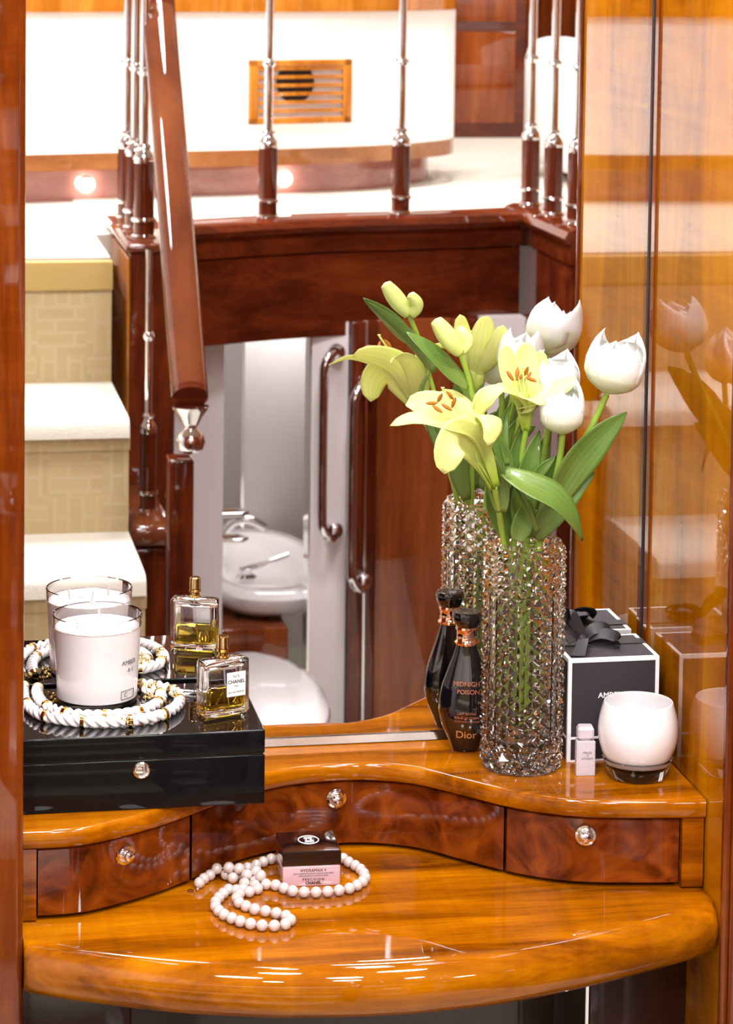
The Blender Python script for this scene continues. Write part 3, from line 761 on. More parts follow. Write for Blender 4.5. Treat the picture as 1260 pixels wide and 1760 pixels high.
# ------------------------------------------------------------------ square perfume bottle
pf = thing('perfume_bottle', 'square clear perfume bottle half full of amber scent with white label', 'perfume bottle', (0.3765, -0.134, JT + 0.0003), math.radians(21))
HW, HD, HH = 0.0290, 0.0115, 0.064
glass_obj('glass', G().box(-HW, HW, -HD, HD, 0, HH, 0.0045), G().box(-HW + 0.0055, HW - 0.0055, -HD + 0.004, HD - 0.004, 0.0075, HH - 0.008, 0.004), 'clear_glass', pf)
G().box(-HW + 0.0053, HW - 0.0053, -HD + 0.0038, HD - 0.0038, 0.0073, 0.032, 0.0038).build('scent', 'perfume', pf)
G().tube([(0, 0, 0.058), (0.002, 0, 0.035), (0.006, 0, 0.010)], 0.0009, 8).build('dip_tube', 'frosted_glass', pf)
G().lathe([(0, HH), (0.0072, HH), (0.0072, HH + 0.0015), (0.0055, HH + 0.003), (0.0055, HH + 0.006), (0.0072, HH + 0.0075), (0.0066, HH + 0.0105), (0.0040, HH + 0.0115), (0, HH + 0.0115)], 24).build('collar', 'gold', pf)
G().lathe([(0, HH + 0.0115), (0.0066, HH + 0.0115), (0.0064, HH + 0.024), (0.0052, HH + 0.0252), (0, HH + 0.0252)], 24).build('sprayer', 'pale_gold', pf)
lb_ = G().box(-0.001, 0.0225, -HD - 0.0004, -HD - 0.0001, 0.0215, 0.049).build('label', 'label_white', pf)
for s_, z_, sz in (('N°5', 0.0440, 0.0048), ('CHANEL', 0.0380, 0.0056), ('PARIS', 0.0330, 0.0022), ('EAU DE PARFUM', 0.0262, 0.0028)):
    text('print', s_, sz, 'ink_black', lb_, (0.01075, -HD - 0.0005, z_), bold=0.0 if sz < 0.005 else 0.00012)

# ------------------------------------------------------------------ cut crystal vase
VX, VY, VR, VH = 0.7285, -0.112, 0.0435, 0.266
vs = thing('crystal_vase', 'tall cut crystal vase covered in pointed diamond studs holding the bouquet', 'vase', (VX, VY, MB))
def stud_vase():
    NC, NR = 16, 16.5
    dz = (VH - 0.006) / NR
    v, f = [], []
    idx = {}
    def lat(i, j):          # lattice corner: column i (half steps), row j (half steps)
        k = (i % (2 * NC), j)
        if k not in idx:
            a = 2 * PI * (i % (2 * NC)) / (2 * NC)
            idx[k] = len(v); v.append((VR * math.cos(a), VR * math.sin(a), j * dz / 2 + 0.002))
        return idx[k]
    J = int(NR * 2)
    for j in range(0, J + 1):
        for i in range(2 * NC):
            if (i + j) % 2: continue
            a = 2 * PI * i / (2 * NC)
            top, bot, l, r = j + 1, j - 1, i - 1, i + 1
            if bot >= 0 and top <= J:
                ap = len(v); R = VR + 0.0056
                v.append((R * math.cos(a), R * math.sin(a), j * dz / 2 + 0.002))
                q = [lat(i, bot), lat(r, j), lat(i, top), lat(l, j)]
                for k in range(4): f.append((q[k], q[(k + 1) % 4], ap))
            elif bot < 0:
                ap = len(v); R = VR + 0.0035
                v.append((R * math.cos(a), R * math.sin(a), 0.004))
                q = [lat(l, j), lat(r, j), lat(i, top)]
                for k in range(3): f.append((q[k], q[(k + 1) % 3], ap))
            else:
                ap = len(v); R = VR + 0.0035
                v.append((R * math.cos(a), R * math.sin(a), j * dz / 2 - 0.001))
                q = [lat(l, j), lat(i, bot), lat(r, j)]
                for k in range(3): f.append((q[k], q[(k + 1) % 3], ap))
    low = [lat(i, 0) for i in range(2 * NC) if i % 2 == 1]     # bottom lattice ring
    topj = J
    up = [lat(i, topj) for i in range(2 * NC) if (i + topj) % 2 == 1]
    # foot
    c0 = len(v)
    foot = []
    for k in low:
        x, y, z = v[k]; foot.append(len(v)); v.append((x * 0.93, y * 0.93, 0.0))
    n = len(low)
    for k in range(n): f.append((low[k], low[(k + 1) % n], foot[(k + 1) % n], foot[k]))
    cen = len(v); v.append((0, 0, 0.0015))
    for k in range(n): f.append((foot[k], foot[(k + 1) % n], cen))
    # rim and inner wall
    m = len(up); prev = up
    for rad, z in ((VR, VH - 0.001), (VR - 0.002, VH), (VR - 0.0055, VH - 0.001), (VR - 0.0065, VH - 0.03), (VR - 0.0075, 0.035), (VR - 0.016, 0.020)):
        ring = []
        for k in up:
            a = math.atan2(v[k][1], v[k][0]); ring.append(len(v)); v.append((rad * math.cos(a), rad * math.sin(a), z))
        for k in range(m): f.append((prev[k], prev[(k + 1) % m], ring[(k + 1) % m], ring[k]))
        prev = ring
    cen = len(v); v.append((0, 0, 0.018))
    for k in range(m): f.append((prev[k], prev[(k + 1) % m], cen))
    return v, f
sv, sf = stud_vase()
mesh_obj('body', sv, sf, 'crystal', vs, smooth=0)
glassmat('water', (0.99, 1.0, 0.98, 1), 0.0, 1.33)
G().lathe([(0, 0.0177), (VR - 0.0157, 0.0197), (VR - 0.0072, 0.0347), (VR - 0.0066, 0.20), (VR - 0.0066, 0.205), (0, 0.205)], 48).build('water', 'water', vs, smooth=40)
sg = [(-0.012, 0.0), (-0.006, 0.004), (0.0, 0.001), (0.005, 0.005), (0.011, 0.002), (0.006, -0.002), (0.0, 0.0), (-0.005, -0.003), (-0.011, -0.001)]
phv = math.radians(-16)
sp = catmull([(math.sin(phv + x / VR) * (VR - 0.004), -math.cos(phv + x / VR) * (VR - 0.004), VH - 0.018 + y) for x, y in sg], 6)
G().tube(sp, 0.00035, 6).build('etched_signature', 'ink_grey', vs)

# ------------------------------------------------------------------ black lotion bottle
db = thing('lotion_bottle', 'black teardrop lotion bottle with copper lettering and flared cap beside the vase', 'bottle', (0.6765, -0.047, MB), math.radians(-17))
BP = [(0.0, 0.0), (0.0140, 0.0), (0.0160, 0.003), (0.0195, 0.012), (0.0280, 0.030), (0.0318, 0.045), (0.0322, 0.055), (0.0300, 0.0715), (0.0262, 0.085), (0.0212, 0.099), (0.0160, 0.113), (0.0128, 0.124), (0.0118, 0.1285), (0.0, 0.1285)]
bpz = [(r, z) for r, z in BP]
rz = lambda z: float(np.interp(z, [p[1] for p in BP[1:-1]], [p[0] for p in BP[1:-1]]))
pc_ = catmull(BP[1:-1], 4)
G().lathe([(0, 0)] + [(r, z) for r, z in pc_] + [(0, 0.1285)], 48, sy=0.60).build('body', 'bottle_black', db, smooth=50)
G().lathe([(0, 0.128), (0.0135, 0.128), (0.0145, 0.1305), (0.0125, 0.133), (0.0118, 0.139), (0.0122, 0.144), (0.0138, 0.1465), (0.0130, 0.149), (0, 0.149)], 32).build('collar', plain('rose_gold', lin(236, 190, 160), 0.08, 1.0), db)
G().lathe([(0, 0.149), (0.0128, 0.149), (0.0150, 0.1525), (0.0170, 0.158), (0.0174, 0.163), (0.0162, 0.1665), (0.0120, 0.1675), (0.0080, 0.1660), (0, 0.1660)], 40).build('cap', 'bottle_black', db)
def bprint(s, size, x, z, mat, sp=1.0):
    text('print', s, size, mat, db, (x, 0, z), depth=0.0002, space=sp, proj=lambda a, b: 0.60 * math.sqrt(max(rz(z + b) ** 2 - (x + a) ** 2, 1e-6)) + 0.0002)
bprint('MIDNIGHT', 0.0074, 0.004, 0.0835, 'ink_copper'); bprint('POISON', 0.0074, 0.004, 0.0745, 'ink_copper')
bprint('LAIT SATINÉ', 0.0040, 0.003, 0.0490, 'ink_copper'); bprint('POUR LE CORPS', 0.0040, 0.003, 0.0440, 'ink_copper'); bprint('SATIN BODY LOTION', 0.0030, 0.003, 0.0395, 'ink_copper')
bprint('Dior', 0.0130, 0.002, 0.0225, 'ink_gold')

# ------------------------------------------------------------------ charcoal gift box with white edges and a ribbon bow
gb = thing('gift_box', 'charcoal cube gift box with white edging and black ribbon bow in the corner', 'gift box', (0.839, -0.0585, MB))
W2, D2, ZB, ZT = 0.0545, 0.049, 0.0275, 0.1215
G().box(-W2 + 0.001, W2 - 0.001, -D2 + 0.001, D2 - 0.001, 0.0, ZB).build('base', 'box_paper', gb, smooth=0)
lid = G().box(-W2, W2, -D2, D2, ZB + 0.0006, ZT).build('lid', 'box_paper', gb, smooth=0)
e = 0.0042; o_ = 0.0003
def edging(par, x0, x1, y0, y1, z0, z1): G().box(x0, x1, y0, y1, z0, z1).build('edging', 'box_white', par, smooth=0)
for s_ in (-1, 1):
    edging(lid, -W2 - o_, W2 + o_, s_ * D2 - (o_ if s_ < 0 else e), s_ * D2 + (e if s_ < 0 else o_), ZT - e, ZT + o_)
    edging(lid, s_ * W2 - (o_ if s_ < 0 else e), s_ * W2 + (e if s_ < 0 else o_), -D2 + e, D2 - e, ZT - e, ZT + o_)
    for s2 in (-1, 1):
        edging(lid, s_ * W2 - (o_ if s_ < 0 else e), s_ * W2 + (e if s_ < 0 else o_), s2 * D2 - (o_ if s2 < 0 else e), s2 * D2 + (e if s2 < 0 else o_), 0.0, ZT - e)
    edging(lid, -W2 + e, W2 - e, s_ * D2 - (o_ if s_ < 0 else 0), s_ * D2 + (0 if s_ < 0 else o_), ZB - 0.001, ZB + 0.002)
    edging(lid, -W2 + e, W2 - e, s_ * D2 - (o_ if s_ < 0 else 0), s_ * D2 + (0 if s_ < 0 else o_), 0.0, 0.0022)
    edging(lid, s_ * W2 - (o_ if s_ < 0 else 0), s_ * W2 + (0 if s_ < 0 else o_), -D2 + e, D2 - e, ZB - 0.001, ZB + 0.002)
text('print', 'AMBER', 0.0092, 'ink_white', gb, (-0.0040, -D2 - 0.0003, 0.0775), bold=0.0001)
rb = G().box(-W2 - 0.0006, W2 + 0.0006, 0.006, 0.027, ZT + 0.0003, ZT + 0.0012).build('ribbon', 'ribbon', gb, smooth=0)
G().box(W2 + 0.0003, W2 + 0.0010, 0.006, 0.027, 0.0, ZT + 0.0012).build('ribbon', 'ribbon', gb, smooth=0)
G().box(-W2 - 0.0010, -W2 - 0.0003, 0.006, 0.027, 0.0, ZT + 0.0012).build('ribbon', 'ribbon', gb, smooth=0)
def band(name, pts, width, side, th=0.0012):
    P = catmull(pts, 6); rings = []
    S = Vector(side).normalized()
    for i, p in enumerate(P):
        t = (Vector(P[min(i + 1, len(P) - 1)]) - Vector(P[max(i - 1, 0)])).normalized()
        s = (S - t * S.dot(t)).normalized(); n = t.cross(s)
        w = (width(i / (len(P) - 1)) if callable(width) else width) / 2
        p = Vector(p)
        rings.append([p + s * w - n * th / 2, p + s * w + n * th / 2, p + n * (th / 2 - 0.0006), p - s * w + n * th / 2, p - s * w - n * th / 2])
    G().loft(rings).build(name, 'ribbon', gb, smooth=50)
kx, ky, kz = -0.022, 0.010, ZT + 0.004
band('bow_loop', [(kx, ky, kz), (kx + 0.020, ky - 0.006, kz + 0.010), (kx + 0.036, ky - 0.012, kz + 0.008), (kx + 0.038, ky - 0.014, kz + 0.002), (kx + 0.020, ky - 0.008, kz - 0.001), (kx, ky, kz + 0.001)], lambda t: 0.012 + 0.010 * math.sin(PI * t), (0.3, 1, 0.5))
band('bow_loop', [(kx, ky, kz), (kx + 0.012, ky + 0.004, kz + 0.012), (kx + 0.028, ky + 0.006, kz + 0.014), (kx + 0.034, ky + 0.004, kz + 0.006), (kx + 0.016, ky + 0.004, kz + 0.003), (kx, ky, kz + 0.001)], lambda t: 0.012 + 0.010 * math.sin(PI * t), (0.1, 1, 0.5))
band('bow_loop', [(kx, ky, kz), (kx - 0.012, ky + 0.008, kz + 0.016), (kx - 0.020, ky + 0.012, kz + 0.026), (kx - 0.012, ky + 0.014, kz + 0.028), (kx - 0.004, ky + 0.008, kz + 0.014), (kx, ky, kz + 0.002)], lambda t: 0.012 + 0.010 * math.sin(PI * t), (1, 0.3, -0.2))
band('bow_tail', [(kx, ky, kz + 0.002), (kx - 0.004, ky - 0.018, kz + 0.008), (kx - 0.014, ky - 0.040, kz + 0.001), (kx - 0.020, ky - 0.052, kz - 0.002)], lambda t: 0.010 + 0.008 * t, (1, -0.4, 0.1))
band('bow_tail', [(kx, ky, kz + 0.002), (kx - 0.012, ky - 0.006, kz + 0.010), (kx - 0.026, ky - 0.014, kz + 0.008)], lambda t: 0.010 + 0.010 * t, (0.2, 1, 0.6))
G().sphere((kx, ky, kz + 0.003), 0.0065, 16, 1.1, 0.9, 0.8).build('bow_knot', 'ribbon', gb)

# ------------------------------------------------------------------ tiny frosted bottle
mb = thing('miniature_bottle', 'tiny frosted square perfume bottle with beaded edges in front of the gift box', 'perfume bottle', (0.7935, -0.152, MB), math.radians(-6))
G().box(-0.0103, 0.0103, -0.0075, 0.0075, 0.0, 0.0405, 0.0008).build('body', 'frosted_glass', mb)
cap_ = [(-0.0072, -0.0078), (0.0072, -0.0078), (0.0094, -0.0056), (0.0094, 0.0056), (0.0072, 0.0078), (-0.0072, 0.0078), (-0.0094, 0.0056), (-0.0094, -0.0056)]
G().loft([[(x * k_, y * k_, z) for x, y in cap_] for k_, z in ((0.60, 0.0405), (0.62, 0.0420), (1.0, 0.0440), (1.0, 0.0535), (0.82, 0.0570))]).build('stopper', 'frosted_glass', mb, smooth=0)
bd = bpy.data.meshes.new('bead')
g = G().sphere((0, 0, 0), 0.00085, 8)
bd.from_pydata(g.v, [], g.f); bd.materials.append(MATS['frosted_glass'])
for x in (-0.0103, 0.0103):
    for i in range(22):
        o = bpy.data.objects.new('bead', bd); o.location = (x, -0.0075, 0.0015 + i * 0.00182); link(o, mb)
for s_, z_ in (('PERLES', 0.0270), ('DE', 0.0238), ('LALIQUE', 0.0205)):
    text('print', s_, 0.0034 if len(s_) > 2 else 0.0022, 'ink_grey', mb, (0.0018, -0.0077, z_))

# ------------------------------------------------------------------ opal glass votive
vt = thing('votive_holder', 'white barrel-shaped opal glass candle holder with thick clear base beside the gift box', 'candle holder', (0.8515, -0.168, MB))
bowl = [(0, 0.012), (0.018, 0.0128), (0.030, 0.0165), (0.0385, 0.0245), (0.0438, 0.038), (0.0460, 0.052), (0.0452, 0.066), (0.0425, 0.078), (0.0398, 0.0865), (0.0388, 0.0878), (0.0378, 0.0868), (0.0402, 0.078), (0.0430, 0.066), (0.0436, 0.052), (0.0415, 0.038), (0.034, 0.026), (0.02, 0.0185), (0, 0.017)]
G().lathe(catmull(bowl, 3), 64).build('bowl', 'opal_white', vt, smooth=60)
G().lathe([(0, 0.0), (0.029, 0.0), (0.0325, 0.002), (0.0368, 0.012), (0.0405, 0.0235), (0.0392, 0.0248), (0.0380, 0.0236), (0.0300, 0.0158), (0.018, 0.0122), (0, 0.0114)], 64).build('base', 'clear_glass', vt, smooth=50)
for k in range(5):
    q = [(0.0372 * math.sin(-0.2 + 0.62 + i * 0.03 + k * 0.035), -0.0372 * math.cos(0.42 + i * 0.03 + k * 0.035), 0.004 + i * 0.0035) for i in range(4)]
    G().tube(q, 0.00025, 5).build('etched_mark', 'ink_white', vt)

# ------------------------------------------------------------------ cream jar
cj = thing('cream_jar', 'square pink cream jar with glossy black lid inside the pearl loop', 'cream jar', (0.4725, -0.154, ZD), math.radians(-2))
hj = 0.0325
G().box(-hj, hj, -hj, hj, 0.0, 0.0238, 0.002).build('body', 'jar_pink', cj)
ld_ = G().loft([[(-a, -a, z), (a, -a, z), (a, a, z), (-a, a, z)] for a, z in ((hj + 0.0002, 0.0245), (hj + 0.0006, 0.0252), (hj + 0.0004, 0.0395), (hj - 0.0008, 0.0405), (0.022, 0.0420), (0.010, 0.0422))]).build('lid', 'bottle_black', cj, smooth=20)
ring = [(0.0115 * math.cos(q), -0.001 + 0.0125 * math.sin(q), 0.0424) for q in [2 * PI * i / 32 for i in range(33)]]
G().tube(ring, 0.0006, 6, cap=False).build('emblem_ring', 'ink_white', ld_)
for s_ in (-1, 1):
    arc = [(s_ * (0.0016 - 0.0046 * math.cos(q)), -0.001 + 0.0060 * math.sin(q), 0.0425) for q in [math.radians(-128 + 256 * i / 20) for i in range(21)]]
    arc = [(s_ * (0.0021 + 0.0050 * math.cos(q)) * -1, y, z) if 0 else (x, y, z) for (x, y, z), q in zip(arc, range(99))]
    G().tube(arc, 0.0007, 6).build('emblem_arc', 'ink_white', ld_)
for s_, z_, sz, mt, bo in (('HYDRAMAX +', 0.0185, 0.0046, 'ink_black', 0), ('ACTIVE MOISTURE CONFORT HYDRATATION CREME', 0.0150, 0.0019, 'ink_grey', 0), ('MOISTURE BOOST & COMFORT CREME', 0.0125, 0.0019, 'ink_grey', 0), ('PRECISION', 0.0082, 0.0042, 'ink_black', 0), ('CHANEL', 0.0042, 0.0046, 'ink_black', 0.00012)):
    text('print', s_, sz, mt, cj, (0.002, -hj - 0.0003, z_), bold=bo, space=1.25 if s_ == 'PRECISION' else 1.0)

# ------------------------------------------------------------------ pearl necklace
PEARL = [(0.3474, -0.1728, 0.7883), (0.3596, -0.1529, 0.7883), (0.3718, -0.1497, 0.7925), (0.3849, -0.1598, 0.7988), (0.3978, -0.1562, 0.7988), (0.4122, -0.1337, 0.7946), (0.4293, -0.1169, 0.7883), (0.4412, -0.1092, 0.7883), (0.4647, -0.1013, 0.7883), (0.4917, -0.1014, 0.7883), (0.5146, -0.1144, 0.7883), (0.5245, -0.1385, 0.7883), (0.5304, -0.1506, 0.7883), (0.5333, -0.1677, 0.7883), (0.5329, -0.1842, 0.7883), (0.5245, -0.2010, 0.7883), (0.5103, -0.2142, 0.7883), (0.4978, -0.2185, 0.7883), (0.4830, -0.2207, 0.7883), (0.4688, -0.2204, 0.7883), (0.4550, -0.2174, 0.7883), (0.4424, -0.2102, 0.7883), (0.4318, -0.1944, 0.7883), (0.4196, -0.1885, 0.7914), (0.4128, -0.1895, 0.7988), (0.4086, -0.1688, 0.7988), (0.3994, -0.1784, 0.7988), (0.3902, -0.2023, 0.7988), (0.3833, -0.2013, 0.7935), (0.3774, -0.1970, 0.7883), (0.3670, -0.2131, 0.7883), (0.3591, -0.2293, 0.7883), (0.3562, -0.2427, 0.7883), (0.3580, -0.2583, 0.7883), (0.3631, -0.2726, 0.7883), (0.3705, -0.2838, 0.7883), (0.3796, -0.2952, 0.7883), (0.3910, -0.3035, 0.7883), (0.4040, -0.3088, 0.7883), (0.4183, -0.3093, 0.7883), (0.4282, -0.3025, 0.7883), (0.4308, -0.2895, 0.7883), (0.4218, -0.2781, 0.7883), (0.4116, -0.2698, 0.7883), (0.3988, -0.2619, 0.7883), (0.3911, -0.2531, 0.7883), (0.3833, -0.2399, 0.7883), (0.3820, -0.2258, 0.7883), (0.3870, -0.2125, 0.7883), (0.3972, -0.2091, 0.7904), (0.4088, -0.2002, 0.7904), (0.4081, -0.1728, 0.7883), (0.4000, -0.1553, 0.7883), (0.3846, -0.1621, 0.7883), (0.3768, -0.1518, 0.7883)]
pn = thing('pearl_necklace', 'long string of cream pearls coiled on the desk around the pink jar', 'necklace', (0.42, -0.20, ZD))
pm = bpy.data.meshes.new('pearl')
g = G().sphere((0, 0, 0), 0.0063, 20); pm.from_pydata(g.v, [], g.f); pm.materials.append(MATS['pearl'])
for p in pm.polygons: p.use_smooth = True
pp = catmull(PEARL, 10)
beads = resample(pp, 0.0131)
# beads that would touch are pushed apart upwards
B_ = [b.copy() for b in beads]
for it in range(60):
    for i in range(len(B_)):
        for j in range(i + 2, len(B_)):
            d = B_[j] - B_[i]
            if d.length < 0.0124:
                c_ = 0.0124 - d.length; hi, lo = (j, i) if B_[j].z >= B_[i].z else (i, j)
                B_[hi].z += c_ * 0.5; d2 = Vector((d.x, d.y, 0)); 
                if d2.length > 1e-5:
                    d2.normalize(); B_[j] += d2 * c_ * 0.15; B_[i] -= d2 * c_ * 0.15
    for b in B_:
        b.z = max(ZD + 0.0063, b.z - 0.0002)
for b in B_:
    if any(0 for _ in ()): pass
    o = bpy.data.objects.new('pearl', pm); o.location = (b.x - 0.42, b.y + 0.20, b.z - ZD); link(o, pn)
for a, b in zip(B_, B_[1:]):
    m = (a + b) / 2; 
    if (b - a).length > 0.02: continue
st_ = G()
st_.tube([(b.x - 0.42, b.y + 0.20, b.z - ZD) for b in B_], 0.0007, 6)
st_.build('string', 'pearl', pn)
cp = B_[0]
lp = [(cp.x - 0.42 - 0.0105 + 0.0035 * math.cos(q), cp.y + 0.20 - 0.010 + 0.0035 * math.sin(q), 0.0012) for q in [2 * PI * i / 16 for i in range(17)]]
G().tube(lp, 0.0009, 6, cap=False).build('clasp_ring', 'chrome', pn)
G().sphere((cp.x - 0.42 - 0.003, cp.y + 0.20 - 0.009, 0.0024), 0.0024, 12).build('clasp_bead', 'chrome', pn)
# ------------------------------------------------------------------ flowers: world coordinates of petal and leaf midribs
LILY_A = {'petals': [([(0.6787, -0.165, 1.2232), (0.6647, -0.171, 1.2533), (0.6437, -0.185, 1.285), (0.613, -0.2, 1.2997), (0.579, -0.205, 1.3098), (0.5498, -0.201, 1.3032)], 0.0155, (0.1, -0.35, 1)), ([(0.6787, -0.165, 1.2232), (0.6647, -0.171, 1.2533), (0.6429, -0.17, 1.2933), (0.6233, -0.167, 1.3109), (0.5956, -0.165, 1.3203), (0.5736, -0.169, 1.3195)], 0.019, (0, -1, 0.8)), ([(0.6787, -0.165, 1.2232), (0.6647, -0.171, 1.2533), (0.6428, -0.189, 1.2818), (0.6243, -0.209, 1.2927), (0.6121, -0.221, 1.2778), (0.6085, -0.221, 1.252)], 0.0205, (0, -1, 0.25)), ([(0.6787, -0.165, 1.2232), (0.6647, -0.171, 1.2533), (0.6579, -0.18, 1.2948), (0.6635, -0.195, 1.3126), (0.6664, -0.209, 1.3002), (0.659, -0.211, 1.2799)], 0.015, (0.3, -1, 0.3)), ([(0.6787, -0.165, 1.2232), (0.6647, -0.171, 1.2533), (0.6583, -0.161, 1.2912), (0.6581, -0.155, 1.3099), (0.6717, -0.153, 1.3259), (0.6931, -0.153, 1.336)], 0.0125, (0.6, -0.3, 0.8)), ([(0.6787, -0.165, 1.2232), (0.6647, -0.171, 1.2533), (0.6548, -0.153, 1.2897), (0.6433, -0.143, 1.3113), (0.6267, -0.135, 1.3235), (0.6146, -0.129, 1.316)], 0.014, (0, -0.6, 1))], 'throat': (0.6467, -0.177, 1.2899), 'anthers': [(0.5985, -0.195, 1.3264), (0.6043, -0.199, 1.3205), (0.6157, -0.195, 1.3215), (0.6244, -0.191, 1.3258), (0.6221, -0.183, 1.3322), (0.6107, -0.181, 1.3295)], 'pistil': (0.6121, -0.189, 1.3413), 'stem': [(0.6787, -0.165, 1.2232), (0.6894, -0.145, 1.1905), (0.6981, -0.128, 1.1595), (0.7098, -0.118, 1.0957), (0.7222, -0.112, 1.0186), (0.7256, -0.112, 0.9465)], 'leaves': [([(0.6909, -0.15, 1.1916), (0.6844, -0.158, 1.2236), (0.6726, -0.166, 1.2521), (0.6555, -0.16, 1.2758)], 0.013, (-0.3, -1, 0.2)), ([(0.6986, -0.128, 1.2067), (0.6994, -0.128, 1.2403), (0.6903, -0.13, 1.2644), (0.6774, -0.132, 1.2805)], 0.011, (0.2, -1, 0.1)), ([(0.6679, -0.118, 1.3062), (0.6471, -0.118, 1.3368), (0.6161, -0.118, 1.3674), (0.5834, -0.118, 1.3946)], 0.01, (0.4, -1, 0.5)), ([(0.662, -0.12, 1.3067), (0.6514, -0.118, 1.2797), (0.6689, -0.118, 1.2457), (0.6902, -0.118, 1.198)], 0.0035, (0, -1, 0))]}
LILY_B = {'petals': [([(0.7253, -0.12, 1.2785), (0.7237, -0.122, 1.3018), (0.7181, -0.124, 1.3197), (0.7063, -0.12, 1.3461), (0.6985, -0.116, 1.3784)], 0.0125, (-0.3, -1, 0.1)), ([(0.7253, -0.12, 1.2785), (0.7237, -0.122, 1.3018), (0.7242, -0.116, 1.3182), (0.7255, -0.106, 1.3467), (0.7294, -0.102, 1.3784)], 0.016, (0, -1, 0.1)), ([(0.7253, -0.12, 1.2785), (0.7237, -0.122, 1.3018), (0.7284, -0.132, 1.3183), (0.7494, -0.14, 1.33), (0.7784, -0.138, 1.3425)], 0.015, (0, -0.45, 1)), ([(0.7253, -0.12, 1.2785), (0.7237, -0.122, 1.3018), (0.7215, -0.138, 1.3168), (0.7269, -0.154, 1.3223), (0.7358, -0.162, 1.3156)], 0.012, (0.1, -0.8, 0.7)), ([(0.7253, -0.12, 1.2785), (0.7237, -0.122, 1.3018), (0.7121, -0.132, 1.3186), (0.6972, -0.142, 1.3287), (0.6813, -0.146, 1.333)], 0.013, (-0.1, -0.5, 1)), ([(0.7253, -0.12, 1.2785), (0.7237, -0.122, 1.3018), (0.7321, -0.112, 1.3173), (0.7434, -0.098, 1.3417), (0.7481, -0.094, 1.368)], 0.013, (0.2, -1, 0.1))], 'throat': (0.7206, -0.128, 1.3177), 'anthers': [(0.6998, -0.144, 1.3463), (0.7094, -0.138, 1.3484), (0.7207, -0.136, 1.3499), (0.7243, -0.144, 1.3419), (0.7155, -0.13, 1.3423), (0.7249, -0.128, 1.3431)], 'pistil': (0.7166, -0.136, 1.3526), 'stem': [(0.7253, -0.12, 1.2785), (0.7209, -0.118, 1.2444), (0.7169, -0.115, 1.2033), (0.7158, -0.112, 1.1484), (0.715, -0.11, 1.0662), (0.7204, -0.108, 0.9456)], 'leaves': [([(0.7231, -0.132, 1.1563), (0.7186, -0.136, 1.2011), (0.7273, -0.136, 1.248), (0.7397, -0.128, 1.281)], 0.0165, (0.2, -1, 0)), ([(0.711, -0.12, 1.1538), (0.7043, -0.122, 1.1984), (0.7121, -0.12, 1.2518), (0.7302, -0.11, 1.2954)], 0.01, (0.4, -1, 0)), ([(0.7101, -0.146, 1.1566), (0.7148, -0.148, 1.1737), (0.7205, -0.148, 1.1937), (0.7256, -0.146, 1.2065)], 0.0125, (0, -1, 0.1)), ([(0.7021, -0.128, 1.2402), (0.6976, -0.128, 1.2672), (0.6999, -0.122, 1.2929), (0.7102, -0.112, 1.311)], 0.0055, (0.2, -1, 0)), ([(0.7077, -0.1, 1.1493), (0.6957, -0.095, 1.1928), (0.7029, -0.09, 1.246), (0.7225, -0.086, 1.2856)], 0.013, (0.2, -1, 0))]}
BUD = {'body': [(0.6405, -0.145, 1.3734), (0.6232, -0.149, 1.3955), (0.6098, -0.151, 1.4144)], 'body2': [(0.6434, -0.141, 1.3727), (0.6497, -0.139, 1.3869), (0.6391, -0.137, 1.402)], 'stem': [(0.6405, -0.145, 1.3741), (0.6514, -0.14, 1.3472), (0.6598, -0.135, 1.3162), (0.6744, -0.128, 1.2677), (0.6957, -0.118, 1.1978), (0.7077, -0.112, 1.1419), (0.7168, -0.105, 1.0306), (0.7225, -0.105, 0.9446)], 'leaves': [([(0.653, -0.14, 1.3339), (0.6319, -0.14, 1.3509), (0.6051, -0.138, 1.3775), (0.5806, -0.135, 1.3973)], 0.0125, (0.5, -1, 0.6))]}
